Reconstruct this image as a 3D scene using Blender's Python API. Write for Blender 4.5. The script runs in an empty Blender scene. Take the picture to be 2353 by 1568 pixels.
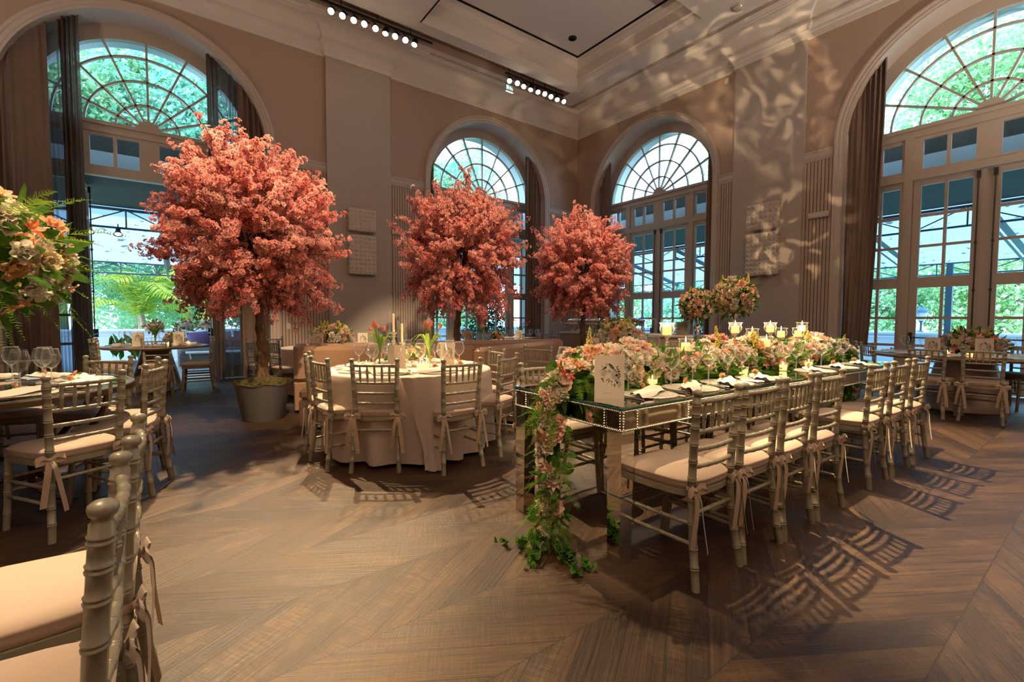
import bpy, math, random
import numpy as np
from mathutils import Vector, Matrix

PI = math.pi
C = bpy.context.scene.collection
rng = random.Random(7)
nrg = np.random.default_rng(11)

# ------------------------------------------------------------------ helpers
def set_props(o, label=None, cat=None, group=None, kind=None):
    if label: o['label'] = label
    if cat: o['category'] = cat
    if group: o['group'] = group
    if kind: o['kind'] = kind
    return o

def thing(name, label, cat, loc=(0, 0, 0), rz=0.0, group=None, kind=None):
    o = bpy.data.objects.new(name, None)
    C.objects.link(o)
    o.empty_display_size = .1
    o.location = loc
    o.rotation_euler = (0, 0, rz)
    return set_props(o, label, cat, group, kind)

def kids(o):
    return [c for c in C.objects if c.parent == o]

TREE = {}
def reg(o, parent):
    TREE.setdefault(parent.name, []).append(o)

def copy_tree(o, parent=None):
    c = o.copy()
    C.objects.link(c)
    if parent is not None:
        c.parent = parent
        reg(c, parent)
    for ch in list(TREE.get(o.name, [])):
        copy_tree(ch, c)
    return c

def place(proto, used, loc, rz, label, group=None, scale=None):
    """First use moves the prototype itself, later uses copy it."""
    o = copy_tree(proto) if used.get(proto.name) else proto
    used[proto.name] = True
    o.location = loc
    o.rotation_euler = (0, 0, rz)
    if scale: o.scale = (scale, scale, scale)
    o['label'] = label
    if group: o['group'] = group
    return o
USED = {}

def add_copy(mesh, name, parent, loc=(0, 0, 0), rot=(0, 0, 0), s=1.0):
    o = bpy.data.objects.new(name, mesh)
    C.objects.link(o)
    o.parent = parent
    o.location = loc
    o.rotation_euler = rot
    o.scale = (s, s, s) if not isinstance(s, tuple) else s
    reg(o, parent)
    return o

class MB:
    def __init__(self):
        self.v = []; self.f = []; self.m = []; self.mi = 0
    def add(self, vs, fs, M=None):
        b = len(self.v)
        if M is not None:
            vs = [tuple(M @ Vector(p)) for p in vs]
        self.v.extend(vs)
        for q in fs:
            self.f.append(tuple(i + b for i in q)); self.m.append(self.mi)
        return self
    def box(self, x0, x1, y0, y1, z0, z1, M=None, bev=0.0):
        if bev > 0:
            b = bev
            # chamfered box: three nested rectangles sets
            vs = []
            for (z, i) in ((z0, b), (z0 + b, 0), (z1 - b, 0), (z1, b)):
                for (sx, sy) in ((x0, y0), (x1, y0), (x1, y1), (x0, y1)):
                    dx = b if sx == x0 else -b
                    dy = b if sy == y0 else -b
                    xx = sx + (dx if i else 0); yy = sy + (dy if i else 0)
                    # two verts per corner
                    if (sx, sy) == (x0, y0): a, c = (xx, yy + b), (xx + b, yy)
                    elif (sx, sy) == (x1, y0): a, c = (xx - b, yy), (xx, yy + b)
                    elif (sx, sy) == (x1, y1): a, c = (xx, yy - b), (xx - b, yy)
                    else: a, c = (xx + b, yy), (xx, yy - b)
                    vs.append((a[0], a[1], z)); vs.append((c[0], c[1], z))
            fs = [tuple(range(7, -1, -1)), tuple(range(24, 32))]
            for l in range(3):
                for k in range(8):
                    fs.append((l * 8 + k, l * 8 + (k + 1) % 8, l * 8 + 8 + (k + 1) % 8, l * 8 + 8 + k))
            return self.add(vs, fs, M)
        vs = [(x0, y0, z0), (x1, y0, z0), (x1, y1, z0), (x0, y1, z0), (x0, y0, z1), (x1, y0, z1), (x1, y1, z1), (x0, y1, z1)]
        return self.add(vs, [(3, 2, 1, 0), (4, 5, 6, 7), (0, 1, 5, 4), (1, 2, 6, 5), (2, 3, 7, 6), (3, 0, 4, 7)], M)
    def quad(self, a, b, c, d):
        return self.add([a, b, c, d], [(0, 1, 2, 3)])
    def tube(self, pts, rad, n=8, cap=True, M=None):
        P = [Vector(p) for p in pts]
        R = rad if isinstance(rad, (list, tuple)) else [rad] * len(P)
        vs = []; fs = []
        up = None
        for i, p in enumerate(P):
            t = (P[min(i + 1, len(P) - 1)] - P[max(i - 1, 0)])
            if t.length < 1e-9: t = Vector((0, 0, 1))
            t.normalize()
            if up is None:
                up = Vector((0, 0, 1)) if abs(t.z) < .9 else Vector((1, 0, 0))
            u = up - t * up.dot(t)
            if u.length < 1e-6: u = t.orthogonal()
            u.normalize(); w = t.cross(u); up = u
            for k in range(n):
                a = 2 * PI * k / n
                vs.append(tuple(p + (u * math.cos(a) + w * math.sin(a)) * R[i]))
        for i in range(len(P) - 1):
            for k in range(n):
                k2 = (k + 1) % n
                fs.append((i * n + k, i * n + k2, (i + 1) * n + k2, (i + 1) * n + k))
        if cap:
            fs.append(tuple(range(n - 1, -1, -1)))
            fs.append(tuple((len(P) - 1) * n + k for k in range(n)))
        return self.add(vs, fs, M)
    def lathe(self, prof, n=20, c=(0, 0, 0), M=None, cap=True):
        vs = []; fs = []
        for (r, z) in prof:
            for k in range(n):
                a = 2 * PI * k / n
                vs.append((c[0] + r * math.cos(a), c[1] + r * math.sin(a), c[2] + z))
        L = len(prof)
        for i in range(L - 1):
            for k in range(n):
                k2 = (k + 1) % n
                fs.append((i * n + k, i * n + k2, (i + 1) * n + k2, (i + 1) * n + k))
        if cap:
            if prof[0][0] > 1e-5: fs.append(tuple(range(n - 1, -1, -1)))
            if prof[-1][0] > 1e-5: fs.append(tuple((L - 1) * n + k for k in range(n)))
        return self.add(vs, fs, M)
    def grid(self, P):
        """P: rows of points"""
        r, c = len(P), len(P[0])
        vs = [tuple(p) for row in P for p in row]
        fs = [(i * c + j, i * c + j + 1, (i + 1) * c + j + 1, (i + 1) * c + j) for i in range(r - 1) for j in range(c - 1)]
        return self.add(vs, fs)
    def loft(self, rings, cap=True):
        n = len(rings[0]); vs = [tuple(p) for r in rings for p in r]; fs = []
        for i in range(len(rings) - 1):
            for k in range(n):
                k2 = (k + 1) % n
                fs.append((i * n + k, i * n + k2, (i + 1) * n + k2, (i + 1) * n + k))
        if cap:
            fs.append(tuple(range(n - 1, -1, -1))); fs.append(tuple((len(rings) - 1) * n + k for k in range(n)))
        return self.add(vs, fs)
    def mesh(self, name, mats, smooth=True, angle=40):
        me = bpy.data.meshes.new(name)
        me.from_pydata(self.v, [], self.f)
        for m in (mats if isinstance(mats, (list, tuple)) else [mats]):
            me.materials.append(m)
        if self.m and max(self.m) > 0:
            me.polygons.foreach_set('material_index', self.m)
        if smooth:
            me.polygons.foreach_set('use_smooth', [True] * len(me.polygons))
            try: me.set_sharp_from_angle(angle=math.radians(angle))
            except Exception: pass
        me.update()
        return me
    def build(self, name, mats, parent=None, smooth=True, angle=40, loc=None):
        o = bpy.data.objects.new(name, self.mesh(name, mats, smooth, angle))
        C.objects.link(o)
        if loc: o.location = loc
        if parent is not None:
            o.parent = parent; reg(o, parent)
        return o
    def struct(self, name, mats, parent=None, smooth=False, angle=35):
        o = self.build(name, mats, parent, smooth, angle)
        o['kind'] = 'structure'
        return o

def np_mesh(name, V, F, mats, smooth=False, attr=None, midx=None):
    """fast mesh from arrays; F (n,k)"""
    V = np.asarray(V, np.float32); F = np.asarray(F, np.int32)
    me = bpy.data.meshes.new(name)
    k = F.shape[1]
    me.vertices.add(len(V)); me.vertices.foreach_set('co', V.ravel())
    me.loops.add(F.size); me.loops.foreach_set('vertex_index', F.ravel())
    me.polygons.add(len(F))
    me.polygons.foreach_set('loop_start', np.arange(0, F.size, k, dtype=np.int32))
    me.polygons.foreach_set('loop_total', np.full(len(F), k, dtype=np.int32))
    for m in (mats if isinstance(mats, (list, tuple)) else [mats]): me.materials.append(m)
    if midx is not None: me.polygons.foreach_set('material_index', np.asarray(midx, np.int32))
    if smooth: me.polygons.foreach_set('use_smooth', np.ones(len(F), dtype=bool))
    me.update(calc_edges=True)
    if attr is not None:
        a = me.attributes.new('tone', 'FLOAT', 'POINT'); a.data.foreach_set('value', np.asarray(attr, np.float32))
    return me

def obj(name, me, parent=None, loc=None):
    o = bpy.data.objects.new(name, me); C.objects.link(o)
    if loc: o.location = loc
    if parent is not None: o.parent = parent; reg(o, parent)
    return o

def crom(pts, n):
    """Catmull-Rom samples through pts"""
    P = [Vector(p) for p in pts]; P = [P[0] * 2 - P[1]] + P + [P[-1] * 2 - P[-2]]
    out = []
    S = len(P) - 3
    for i in range(n):
        t = i / (n - 1) * S; k = min(int(t), S - 1); t -= k
        a, b, c, d = P[k:k + 4]
        out.append(.5 * ((2 * b) + (c - a) * t + (2 * a - 5 * b + 4 * c - d) * t * t + (3 * b - a - 3 * c + d) * t ** 3))
    return out

# ------------------------------------------------------------------ materials
def newmat(name):
    m = bpy.data.materials.new(name); m.use_nodes = True
    nt = m.node_tree; nt.nodes.clear()
    out = nt.nodes.new('ShaderNodeOutputMaterial')
    return m, nt, out

def N(nt, t, **kw):
    n = nt.nodes.new(t)
    for k, v in kw.items():
        if k.startswith('i_'):
            key = k[2:]
            n.inputs[int(key) if key.isdigit() else key.replace('_', ' ')].default_value = v
        else: setattr(n, k, v)
    return n

def L(nt, a, b): nt.links.new(a, b)

def math_n(nt, op, a, b=None, c=None):
    n = nt.nodes.new('ShaderNodeMath'); n.operation = op
    for i, x in enumerate((a, b, c)):
        if x is None: continue
        if isinstance(x, (int, float)): n.inputs[i].default_value = x
        else: nt.links.new(x, n.inputs[i])
    return n.outputs[0]

def mix_c(nt, fac, a, b, mode='MIX'):
    n = nt.nodes.new('ShaderNodeMix'); n.data_type = 'RGBA'; n.blend_type = mode
    for s, x in ((n.inputs[0], fac), (n.inputs[6], a), (n.inputs[7], b)):
        if isinstance(x, (int, float)): s.default_value = x
        elif isinstance(x, tuple): s.default_value = x if len(x) == 4 else (*x, 1)
        else: nt.links.new(x, s)
    return n.outputs[2]

def pbr(name, col, rough=.5, metal=0., var=.12, vscale=3., bump=0., bscale=40., coat=0., sheen=0., spec=.5, emit=None, estr=0.):
    m, nt, out = newmat(name)
    p = N(nt, 'ShaderNodeBsdfPrincipled')
    tc = N(nt, 'ShaderNodeTexCoord')
    nz = N(nt, 'ShaderNodeTexNoise'); nz.inputs['Scale'].default_value = vscale; nz.inputs['Detail'].default_value = 4
    L(nt, tc.outputs['Object'], nz.inputs['Vector'])
    lo = tuple(c * (1 - var) for c in col); hi = tuple(min(1, c * (1 + var)) for c in col)
    L(nt, mix_c(nt, nz.outputs['Fac'], lo, hi), p.inputs['Base Color'])
    p.inputs['Roughness'].default_value = rough; p.inputs['Metallic'].default_value = metal
    p.inputs['Specular IOR Level'].default_value = spec
    if coat: p.inputs['Coat Weight'].default_value = coat; p.inputs['Coat Roughness'].default_value = .15
    if sheen: p.inputs['Sheen Weight'].default_value = sheen
    if emit: p.inputs['Emission Color'].default_value = (*emit, 1); p.inputs['Emission Strength'].default_value = estr
    if bump:
        n2 = N(nt, 'ShaderNodeTexNoise'); n2.inputs['Scale'].default_value = bscale; n2.inputs['Detail'].default_value = 5
        L(nt, tc.outputs['Object'], n2.inputs['Vector'])
        b = N(nt, 'ShaderNodeBump'); b.inputs['Strength'].default_value = bump; b.inputs['Distance'].default_value = .01
        L(nt, n2.outputs['Fac'], b.inputs['Height']); L(nt, b.outputs[0], p.inputs['Normal'])
    L(nt, p.outputs[0], out.inputs[0])
    return m

def emis(name, col, s):
    m, nt, out = newmat(name)
    e = N(nt, 'ShaderNodeEmission'); e.inputs[0].default_value = (*col, 1); e.inputs[1].default_value = s
    L(nt, e.outputs[0], out.inputs[0]); return m

def thin_glass(name, tint=(.97, .98, .98), blend=.25, rough=.0, maxr=1.):
    m, nt, out = newmat(name)
    lw = N(nt, 'ShaderNodeLayerWeight'); lw.inputs[0].default_value = blend
    tr = N(nt, 'ShaderNodeBsdfTransparent'); tr.inputs[0].default_value = (*tint, 1)
    gl = N(nt, 'ShaderNodeBsdfGlossy'); gl.inputs['Roughness'].default_value = rough; gl.inputs[0].default_value = (maxr, maxr, maxr, 1)
    mx = N(nt, 'ShaderNodeMixShader')
    L(nt, lw.outputs['Fresnel'], mx.inputs[0]); L(nt, tr.outputs[0], mx.inputs[1]); L(nt, gl.outputs[0], mx.inputs[2])
    L(nt, mx.outputs[0], out.inputs[0]); return m

def rim_glass(name, solid=0.):
    """thin clear glass with white mixed into its edges as painted highlight"""
    m, nt, out = newmat(name)
    lw = N(nt, 'ShaderNodeLayerWeight'); lw.inputs[0].default_value = .26
    tr = N(nt, 'ShaderNodeBsdfTransparent'); tr.inputs[0].default_value = (.985, .99, .99, 1)
    gl = N(nt, 'ShaderNodeBsdfGlossy'); gl.inputs['Roughness'].default_value = .02
    mx = N(nt, 'ShaderNodeMixShader'); L(nt, math_n(nt, 'MINIMUM', lw.outputs['Fresnel'], solid * .3 + .22), mx.inputs[0]); L(nt, tr.outputs[0], mx.inputs[1]); L(nt, gl.outputs[0], mx.inputs[2])
    d = N(nt, 'ShaderNodeBsdfDiffuse'); d.inputs[0].default_value = (.85, .87, .88, 1); t = N(nt, 'ShaderNodeBsdfTranslucent'); t.inputs[0].default_value = (.85, .87, .88, 1)  # pale diffuse and translucent, painted in as bright edge outlines
    ad = N(nt, 'ShaderNodeMixShader'); ad.inputs[0].default_value = .5; L(nt, d.outputs[0], ad.inputs[1]); L(nt, t.outputs[0], ad.inputs[2])
    m2 = N(nt, 'ShaderNodeMixShader'); f = math_n(nt, 'MULTIPLY_ADD', math_n(nt, 'POWER', lw.outputs['Facing'], 2.5), .9, .02)
    l2 = N(nt, 'ShaderNodeLayerWeight'); l2.inputs[0].default_value = .5
    f = math_n(nt, 'MULTIPLY_ADD', math_n(nt, 'POWER', l2.outputs['Facing'], 3. - 1.5 * solid), .42, .015 + .2 * solid)
    L(nt, f, m2.inputs[0]); L(nt, mx.outputs[0], m2.inputs[1]); L(nt, ad.outputs[0], m2.inputs[2])
    L(nt, m2.outputs[0], out.inputs[0]); return m

def leafy(name, a, b, trans=.35, rough=.6, scale=6., attr=False):
    """diffuse + translucent; colour varies between a and b"""
    m, nt, out = newmat(name)
    tc = N(nt, 'ShaderNodeTexCoord')
    nz = N(nt, 'ShaderNodeTexNoise'); nz.inputs['Scale'].default_value = scale; nz.inputs['Detail'].default_value = 3
    L(nt, tc.outputs['Object'], nz.inputs['Vector'])
    fac = math_n(nt, 'MULTIPLY_ADD', nz.outputs['Fac'], 2.4, -.7)
    fac = math_n(nt, 'MINIMUM', math_n(nt, 'MAXIMUM', fac, 0.), 1.)
    col = mix_c(nt, fac, a, b)
    if attr:
        at = N(nt, 'ShaderNodeAttribute'); at.attribute_name = 'tone'
        col = mix_c(nt, 1., col, at.outputs['Color'], 'MULTIPLY')
    d = N(nt, 'ShaderNodeBsdfDiffuse'); t = N(nt, 'ShaderNodeBsdfTranslucent')
    L(nt, col, d.inputs[0]); L(nt, col, t.inputs[0])
    mx = N(nt, 'ShaderNodeMixShader'); mx.inputs[0].default_value = trans
    L(nt, d.outputs[0], mx.inputs[1]); L(nt, t.outputs[0], mx.inputs[2])
    L(nt, mx.outputs[0], out.inputs[0]); return m

def floor_mat():
    m, nt, out = newmat('herringbone_planks')
    p = N(nt, 'ShaderNodeBsdfPrincipled')
    g = N(nt, 'ShaderNodeNewGeometry'); s = N(nt, 'ShaderNodeSeparateXYZ'); L(nt, g.outputs['Position'], s.inputs[0])
    X, Y = s.outputs[0], s.outputs[1]
    W, TAN, PW = .44, 1.66, .29
    v = math_n(nt, 'DIVIDE', math_n(nt, 'SUBTRACT', Y, .37), W)
    k = math_n(nt, 'FLOOR', v); fr = math_n(nt, 'SUBTRACT', v, k)
    sg = math_n(nt, 'SUBTRACT', 1., math_n(nt, 'MULTIPLY', 2., math_n(nt, 'FLOORED_MODULO', k, 2.)))
    sg = math_n(nt, 'MULTIPLY', sg, -1.)
    u = math_n(nt, 'SUBTRACT', X, math_n(nt, 'MULTIPLY', sg, math_n(nt, 'MULTIPLY', fr, W * TAN)))
    pp = math_n(nt, 'DIVIDE', u, PW); pi_ = math_n(nt, 'FLOOR', pp); pf = math_n(nt, 'SUBTRACT', pp, pi_)
    cv = N(nt, 'ShaderNodeCombineXYZ'); L(nt, k, cv.inputs[0]); L(nt, pi_, cv.inputs[1])
    wn = N(nt, 'ShaderNodeTexWhiteNoise'); wn.noise_dimensions = '3D'; L(nt, cv.outputs[0], wn.inputs['Vector'])
    rnd = wn.outputs['Value']
    # plank-space coordinates
    ca, sa = .857, .515
    along = math_n(nt, 'ADD', math_n(nt, 'MULTIPLY', X, ca), math_n(nt, 'MULTIPLY', math_n(nt, 'MULTIPLY', sg, Y), sa))
    acr = math_n(nt, 'SUBTRACT', math_n(nt, 'MULTIPLY', Y, ca), math_n(nt, 'MULTIPLY', math_n(nt, 'MULTIPLY', sg, X), sa))
    gv = N(nt, 'ShaderNodeCombineXYZ')
    L(nt, math_n(nt, 'MULTIPLY', along, 2.6), gv.inputs[0]); L(nt, math_n(nt, 'MULTIPLY', acr, 75.), gv.inputs[1]); L(nt, math_n(nt, 'MULTIPLY', rnd, 37.), gv.inputs[2])
    gr = N(nt, 'ShaderNodeTexNoise'); gr.inputs['Scale'].default_value = 1.; gr.inputs['Detail'].default_value = 5; gr.inputs['Roughness'].default_value = .65
    L(nt, gv.outputs[0], gr.inputs['Vector'])
    # saw marks across the grain and worn patches
    sv = N(nt, 'ShaderNodeCombineXYZ')
    L(nt, math_n(nt, 'MULTIPLY', along, 90.), sv.inputs[0]); L(nt, math_n(nt, 'MULTIPLY', acr, 9.), sv.inputs[1]); L(nt, math_n(nt, 'MULTIPLY', rnd, 11.), sv.inputs[2])
    sw = N(nt, 'ShaderNodeTexNoise'); sw.inputs['Scale'].default_value = 1.; sw.inputs['Detail'].default_value = 3; L(nt, sv.outputs[0], sw.inputs['Vector'])
    wv = N(nt, 'ShaderNodeCombineXYZ')
    L(nt, math_n(nt, 'MULTIPLY', along, 2.5), wv.inputs[0]); L(nt, math_n(nt, 'MULTIPLY', acr, 7.), wv.inputs[1]); L(nt, math_n(nt, 'MULTIPLY', rnd, 23.), wv.inputs[2])
    wr = N(nt, 'ShaderNodeTexNoise'); wr.inputs['Scale'].default_value = 1.; wr.inputs['Detail'].default_value = 6; wr.inputs['Roughness'].default_value = .7; L(nt, wv.outputs[0], wr.inputs['Vector'])
    base = mix_c(nt, rnd, (.022, .011, .006), (.088, .046, .021))
    gd = N(nt, 'ShaderNodeMapRange'); gd.inputs[1].default_value = .36; gd.inputs[2].default_value = .60; L(nt, gr.outputs['Fac'], gd.inputs[0])
    base = mix_c(nt, math_n(nt, 'MULTIPLY_ADD', gd.outputs[0], -.8, .8), base, (.014, .008, .005))
    worn = N(nt, 'ShaderNodeMapRange'); worn.inputs[1].default_value = .48; worn.inputs[2].default_value = .74; L(nt, wr.outputs['Fac'], worn.inputs[0])
    swr = N(nt, 'ShaderNodeMapRange'); swr.inputs[1].default_value = .4; swr.inputs[2].default_value = .62; L(nt, sw.outputs['Fac'], swr.inputs[0])
    wf = math_n(nt, 'MULTIPLY', worn.outputs[0], math_n(nt, 'MULTIPLY_ADD', swr.outputs[0], .8, .2))
    base = mix_c(nt, math_n(nt, 'MULTIPLY', wf, .75), base, (.15, .084, .040))
    e1 = math_n(nt, 'MULTIPLY', math_n(nt, 'MINIMUM', pf, math_n(nt, 'SUBTRACT', 1., pf)), PW * .515)
    e2 = math_n(nt, 'MULTIPLY', math_n(nt, 'MINIMUM', fr, math_n(nt, 'SUBTRACT', 1., fr)), W)
    gap = math_n(nt, 'LESS_THAN', math_n(nt, 'MINIMUM', e1, e2), .0022)
    base = mix_c(nt, math_n(nt, 'MULTIPLY', gap, .85), base, (.012, .008, .006))
    L(nt, base, p.inputs['Base Color'])
    L(nt, math_n(nt, 'MULTIPLY_ADD', gr.outputs['Fac'], .4, .32), p.inputs['Roughness'])
    p.inputs['Specular IOR Level'].default_value = .28
    h = math_n(nt, 'ADD', math_n(nt, 'MULTIPLY', gr.outputs['Fac'], .7), math_n(nt, 'MULTIPLY', sw.outputs['Fac'], .25))
    h = math_n(nt, 'SUBTRACT', h, math_n(nt, 'MULTIPLY', gap, 1.))
    b = N(nt, 'ShaderNodeBump'); b.inputs['Strength'].default_value = .75; b.inputs['Distance'].default_value = .006
    L(nt, h, b.inputs['Height']); L(nt, b.outputs[0], p.inputs['Normal'])
    L(nt, p.outputs[0], out.inputs[0]); return m

def sheer_mat(name, col, alpha):
    m, nt, out = newmat(name)
    tr = N(nt, 'ShaderNodeBsdfTransparent'); tr.inputs[0].default_value = (.8, .85, .95, 1)
    d = N(nt, 'ShaderNodeBsdfDiffuse'); d.inputs[0].default_value = (*col, 1)
    t = N(nt, 'ShaderNodeBsdfTranslucent'); t.inputs[0].default_value = (*col, 1)
    lw = N(nt, 'ShaderNodeLayerWeight'); lw.inputs[0].default_value = .55
    wv = N(nt, 'ShaderNodeTexNoise'); wv.inputs['Scale'].default_value = 60
    tc = N(nt, 'ShaderNodeTexCoord'); L(nt, tc.outputs['Object'], wv.inputs['Vector'])
    mx = N(nt, 'ShaderNodeMixShader'); mx.inputs[0].default_value = .4
    L(nt, d.outputs[0], mx.inputs[1]); L(nt, t.outputs[0], mx.inputs[2])
    m2 = N(nt, 'ShaderNodeMixShader')
    f = math_n(nt, 'ADD', math_n(nt, 'MULTIPLY', lw.outputs['Facing'], .5), math_n(nt, 'MULTIPLY_ADD', wv.outputs['Fac'], .1, alpha))
    L(nt, math_n(nt, 'MINIMUM', f, 1.), m2.inputs[0]); L(nt, tr.outputs[0], m2.inputs[1]); L(nt, mx.outputs[0], m2.inputs[2])
    L(nt, m2.outputs[0], out.inputs[0]); return m

def crystal_mat():
    """pressed clear glass: mostly clear, with bright facets"""
    m, nt, out = newmat('pressed_crystal')
    tc = N(nt, 'ShaderNodeTexCoord'); vo = N(nt, 'ShaderNodeTexVoronoi'); vo.inputs['Scale'].default_value = 85
    L(nt, tc.outputs['Object'], vo.inputs['Vector'])
    d = N(nt, 'ShaderNodeBsdfPrincipled'); d.inputs['Base Color'].default_value = (.82, .78, .70, 1); d.inputs['Roughness'].default_value = .15; d.inputs['Specular IOR Level'].default_value = .8
    b = N(nt, 'ShaderNodeBump'); b.inputs['Strength'].default_value = .5; b.inputs['Distance'].default_value = .002; L(nt, vo.outputs['Distance'], b.inputs['Height']); L(nt, b.outputs[0], d.inputs['Normal'])
    tr = N(nt, 'ShaderNodeBsdfTransparent'); tr.inputs[0].default_value = (.96, .97, .96, 1)
    mx = N(nt, 'ShaderNodeMixShader'); f = math_n(nt, 'MINIMUM', math_n(nt, 'MULTIPLY_ADD', vo.outputs['Distance'], .9, .18), .8)
    L(nt, f, mx.inputs[0]); L(nt, tr.outputs[0], mx.inputs[1]); L(nt, d.outputs[0], mx.inputs[2]); L(nt, mx.outputs[0], out.inputs[0]); return m

def bark_mat():
    m, nt, out = newmat('brown_bark')
    p = N(nt, 'ShaderNodeBsdfPrincipled'); p.inputs['Roughness'].default_value = .85
    tc = N(nt, 'ShaderNodeTexCoord'); mp = N(nt, 'ShaderNodeMapping'); mp.inputs['Scale'].default_value = (38, 38, 6); L(nt, tc.outputs['Object'], mp.inputs[0])
    nz = N(nt, 'ShaderNodeTexNoise'); nz.inputs['Scale'].default_value = 1.; nz.inputs['Detail'].default_value = 6; nz.inputs['Roughness'].default_value = .7; L(nt, mp.outputs[0], nz.inputs['Vector'])
    mr = N(nt, 'ShaderNodeMapRange'); mr.inputs[1].default_value = .35; mr.inputs[2].default_value = .68; L(nt, nz.outputs['Fac'], mr.inputs[0])
    L(nt, mix_c(nt, mr.outputs[0], (.03, .015, .008), (.26, .14, .06)), p.inputs['Base Color'])
    b = N(nt, 'ShaderNodeBump'); b.inputs['Strength'].default_value = 1.; b.inputs['Distance'].default_value = .02; L(nt, nz.outputs['Fac'], b.inputs['Height']); L(nt, b.outputs[0], p.inputs['Normal'])
    L(nt, p.outputs[0], out.inputs[0]); return m

M = {}
M['floor'] = floor_mat()
M['wall'] = pbr('tan_wall_paint', (.40, .285, .225), .8, var=.04, bump=.05, bscale=120)
M['pil'] = pbr('grey_pilaster_paint', (.42, .36, .32), .8, var=.03, bump=.04, bscale=120)
M['rib'] = pbr('ribbed_wainscot_paint', (.43, .33, .265), .75, var=.05)
M['groove'] = pbr('wainscot_groove_shade', (.12, .085, .065), .9)  # shade of the grooves painted in as a darker colour
M['trim'] = pbr('trim_paint', (.52, .43, .37), .55, var=.04)
M['frame'] = pbr('window_frame_paint', (.46, .385, .32), .5, var=.04)
M['ceil'] = pbr('ceiling_paint', (.72, .67, .63), .85, var=.03)
M['corn'] = pbr('cornice_paint', (.74, .67, .61), .7, var=.03)
M['black'] = pbr('black_metal', (.012, .012, .014), .45, .3)
M['dark'] = pbr('dark_metal', (.05, .045, .04), .4, .8)
M['chair'] = pbr('champagne_lacquer', (.30, .27, .19), .36, .15, var=.08, coat=.25)
M['cush'] = pbr('blush_seat_fabric', (.50, .37, .28), .75, var=.06, vscale=9, bump=.1, bscale=25, sheen=.2)
M['ribbon'] = pbr('satin_ribbon', (.46, .33, .22), .5, var=.08, sheen=.3)
M['cloth'] = pbr('pale_table_linen', (.60, .48, .405), .8, var=.04, bump=.06, bscale=200)
M['napkin'] = pbr('blush_napkin_linen', (.74, .61, .54), .85, var=.05, bump=.2, bscale=30)
M['leather'] = pbr('brown_leather', (.36, .215, .135), .42, var=.1, vscale=5, bump=.06, bscale=60)
M['mirror'] = pbr('mirror_glass', (.80, .80, .77), .035, 1., var=.03)
M['amirror'] = pbr('antique_mirror', (.62, .57, .48), .07, 1., var=.15, vscale=20)
M['bead'] = pbr('beaded_pewter', (.40, .36, .30), .35, .9, var=.25, vscale=60)
M['edge'] = pbr('glass_edge_teal', (.02, .10, .09), .1)
M['silver'] = pbr('polished_silver', (.78, .76, .72), .12, 1., var=.05)
M['steel'] = pbr('brushed_steel', (.55, .54, .53), .3, 1., var=.08, vscale=20)
M['bronze'] = pbr('dark_bronze', (.085, .055, .035), .4, .7, var=.2)
M['woodrim'] = pbr('warm_wood_top', (.26, .16, .085), .4, var=.25, vscale=12, bump=.08)
M['cone'] = pbr('brushed_cone_metal', (.38, .32, .28), .35, .75, var=.1)
M['glass'] = rim_glass('clear_glass')
M['glassrim'] = rim_glass('glass_rim_and_stem', 1.)
M['pane'] = thin_glass('window_pane', (.70, .90, 1.), .08)
M['crystal'] = crystal_mat()
M['wax'] = pbr('candle_wax', (.85, .62, .30), .6, var=.05, emit=(1., .55, .16), estr=1.3)  # emission put into the wax, imitating flame light glowing through
M['waxlit'] = pbr('lit_votive_wax', (.85, .6, .25), .6, var=.05, emit=(1., .5, .13), estr=3.0)  # stronger wax emission, standing in for the flame's glow inside the cup
M['taper'] = pbr('taper_candle_wax', (.85, .68, .40), .5, var=.03, emit=(1., .6, .25), estr=.35)  # candle is unlit; a faint glow is painted in as emission
M['flame'] = emis('candle_flame', (1., .62, .22), 28.)
M['lens'] = emis('spot_lens', (1., .80, .52), 28.)
M['card'] = pbr('cream_card', (.74, .64, .52), .7, var=.02)
M['ink'] = pbr('grey_ink', (.10, .09, .085), .8)
M['inkl'] = pbr('pale_grey_ink', (.48, .41, .34), .8)
M['drape'] = pbr('brown_drape', (.135, .088, .066), .85, var=.15, vscale=4, bump=.1, bscale=150, sheen=.1)
M['sheer'] = sheer_mat('sheer_voile', (.10, .075, .06), .58)
M['sheer2'] = sheer_mat('dense_voile', (.12, .08, .06), .80)
M['fascia'] = pbr('fascia_brown', (.10, .085, .07), .8, var=.1)
M['pot'] = pbr('grey_planter', (.135, .125, .122), .6, var=.12, vscale=4)
M['moss'] = leafy('dry_moss', (.05, .042, .018), (.13, .11, .045), .15, scale=30)
M['bark'] = bark_mat()
M['twig'] = pbr('dark_twig', (.06, .03, .022), .8)
M['plastic'] = pbr('white_plastic', (.62, .56, .5), .45, var=.03)
M['white'] = pbr('white_render', (.75, .77, .80), .8, var=.04)
M['deck'] = pbr('terrace_stone', (.42, .46, .50), .6, var=.1)
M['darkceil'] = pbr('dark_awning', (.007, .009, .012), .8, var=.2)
M['truss'] = pbr('grey_blue_truss', (.06, .10, .14), .6)
M['pad'] = pbr('padded_satin', (.62, .53, .45), .4, var=.12, vscale=12)
M['china'] = pbr('cream_china', (.62, .52, .38), .3, var=.1)
M['gold'] = pbr('ribbed_dish_gold', (.5, .36, .17), .25, .8)
M['green'] = leafy('leaf_green', (.035, .11, .018), (.10, .21, .035), .3, scale=9)
M['fern'] = leafy('fern_green', (.09, .20, .02), (.21, .33, .04), .35, scale=9)
M['stem'] = leafy('stem_green', (.13, .24, .04), (.24, .36, .07), .3)
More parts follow.
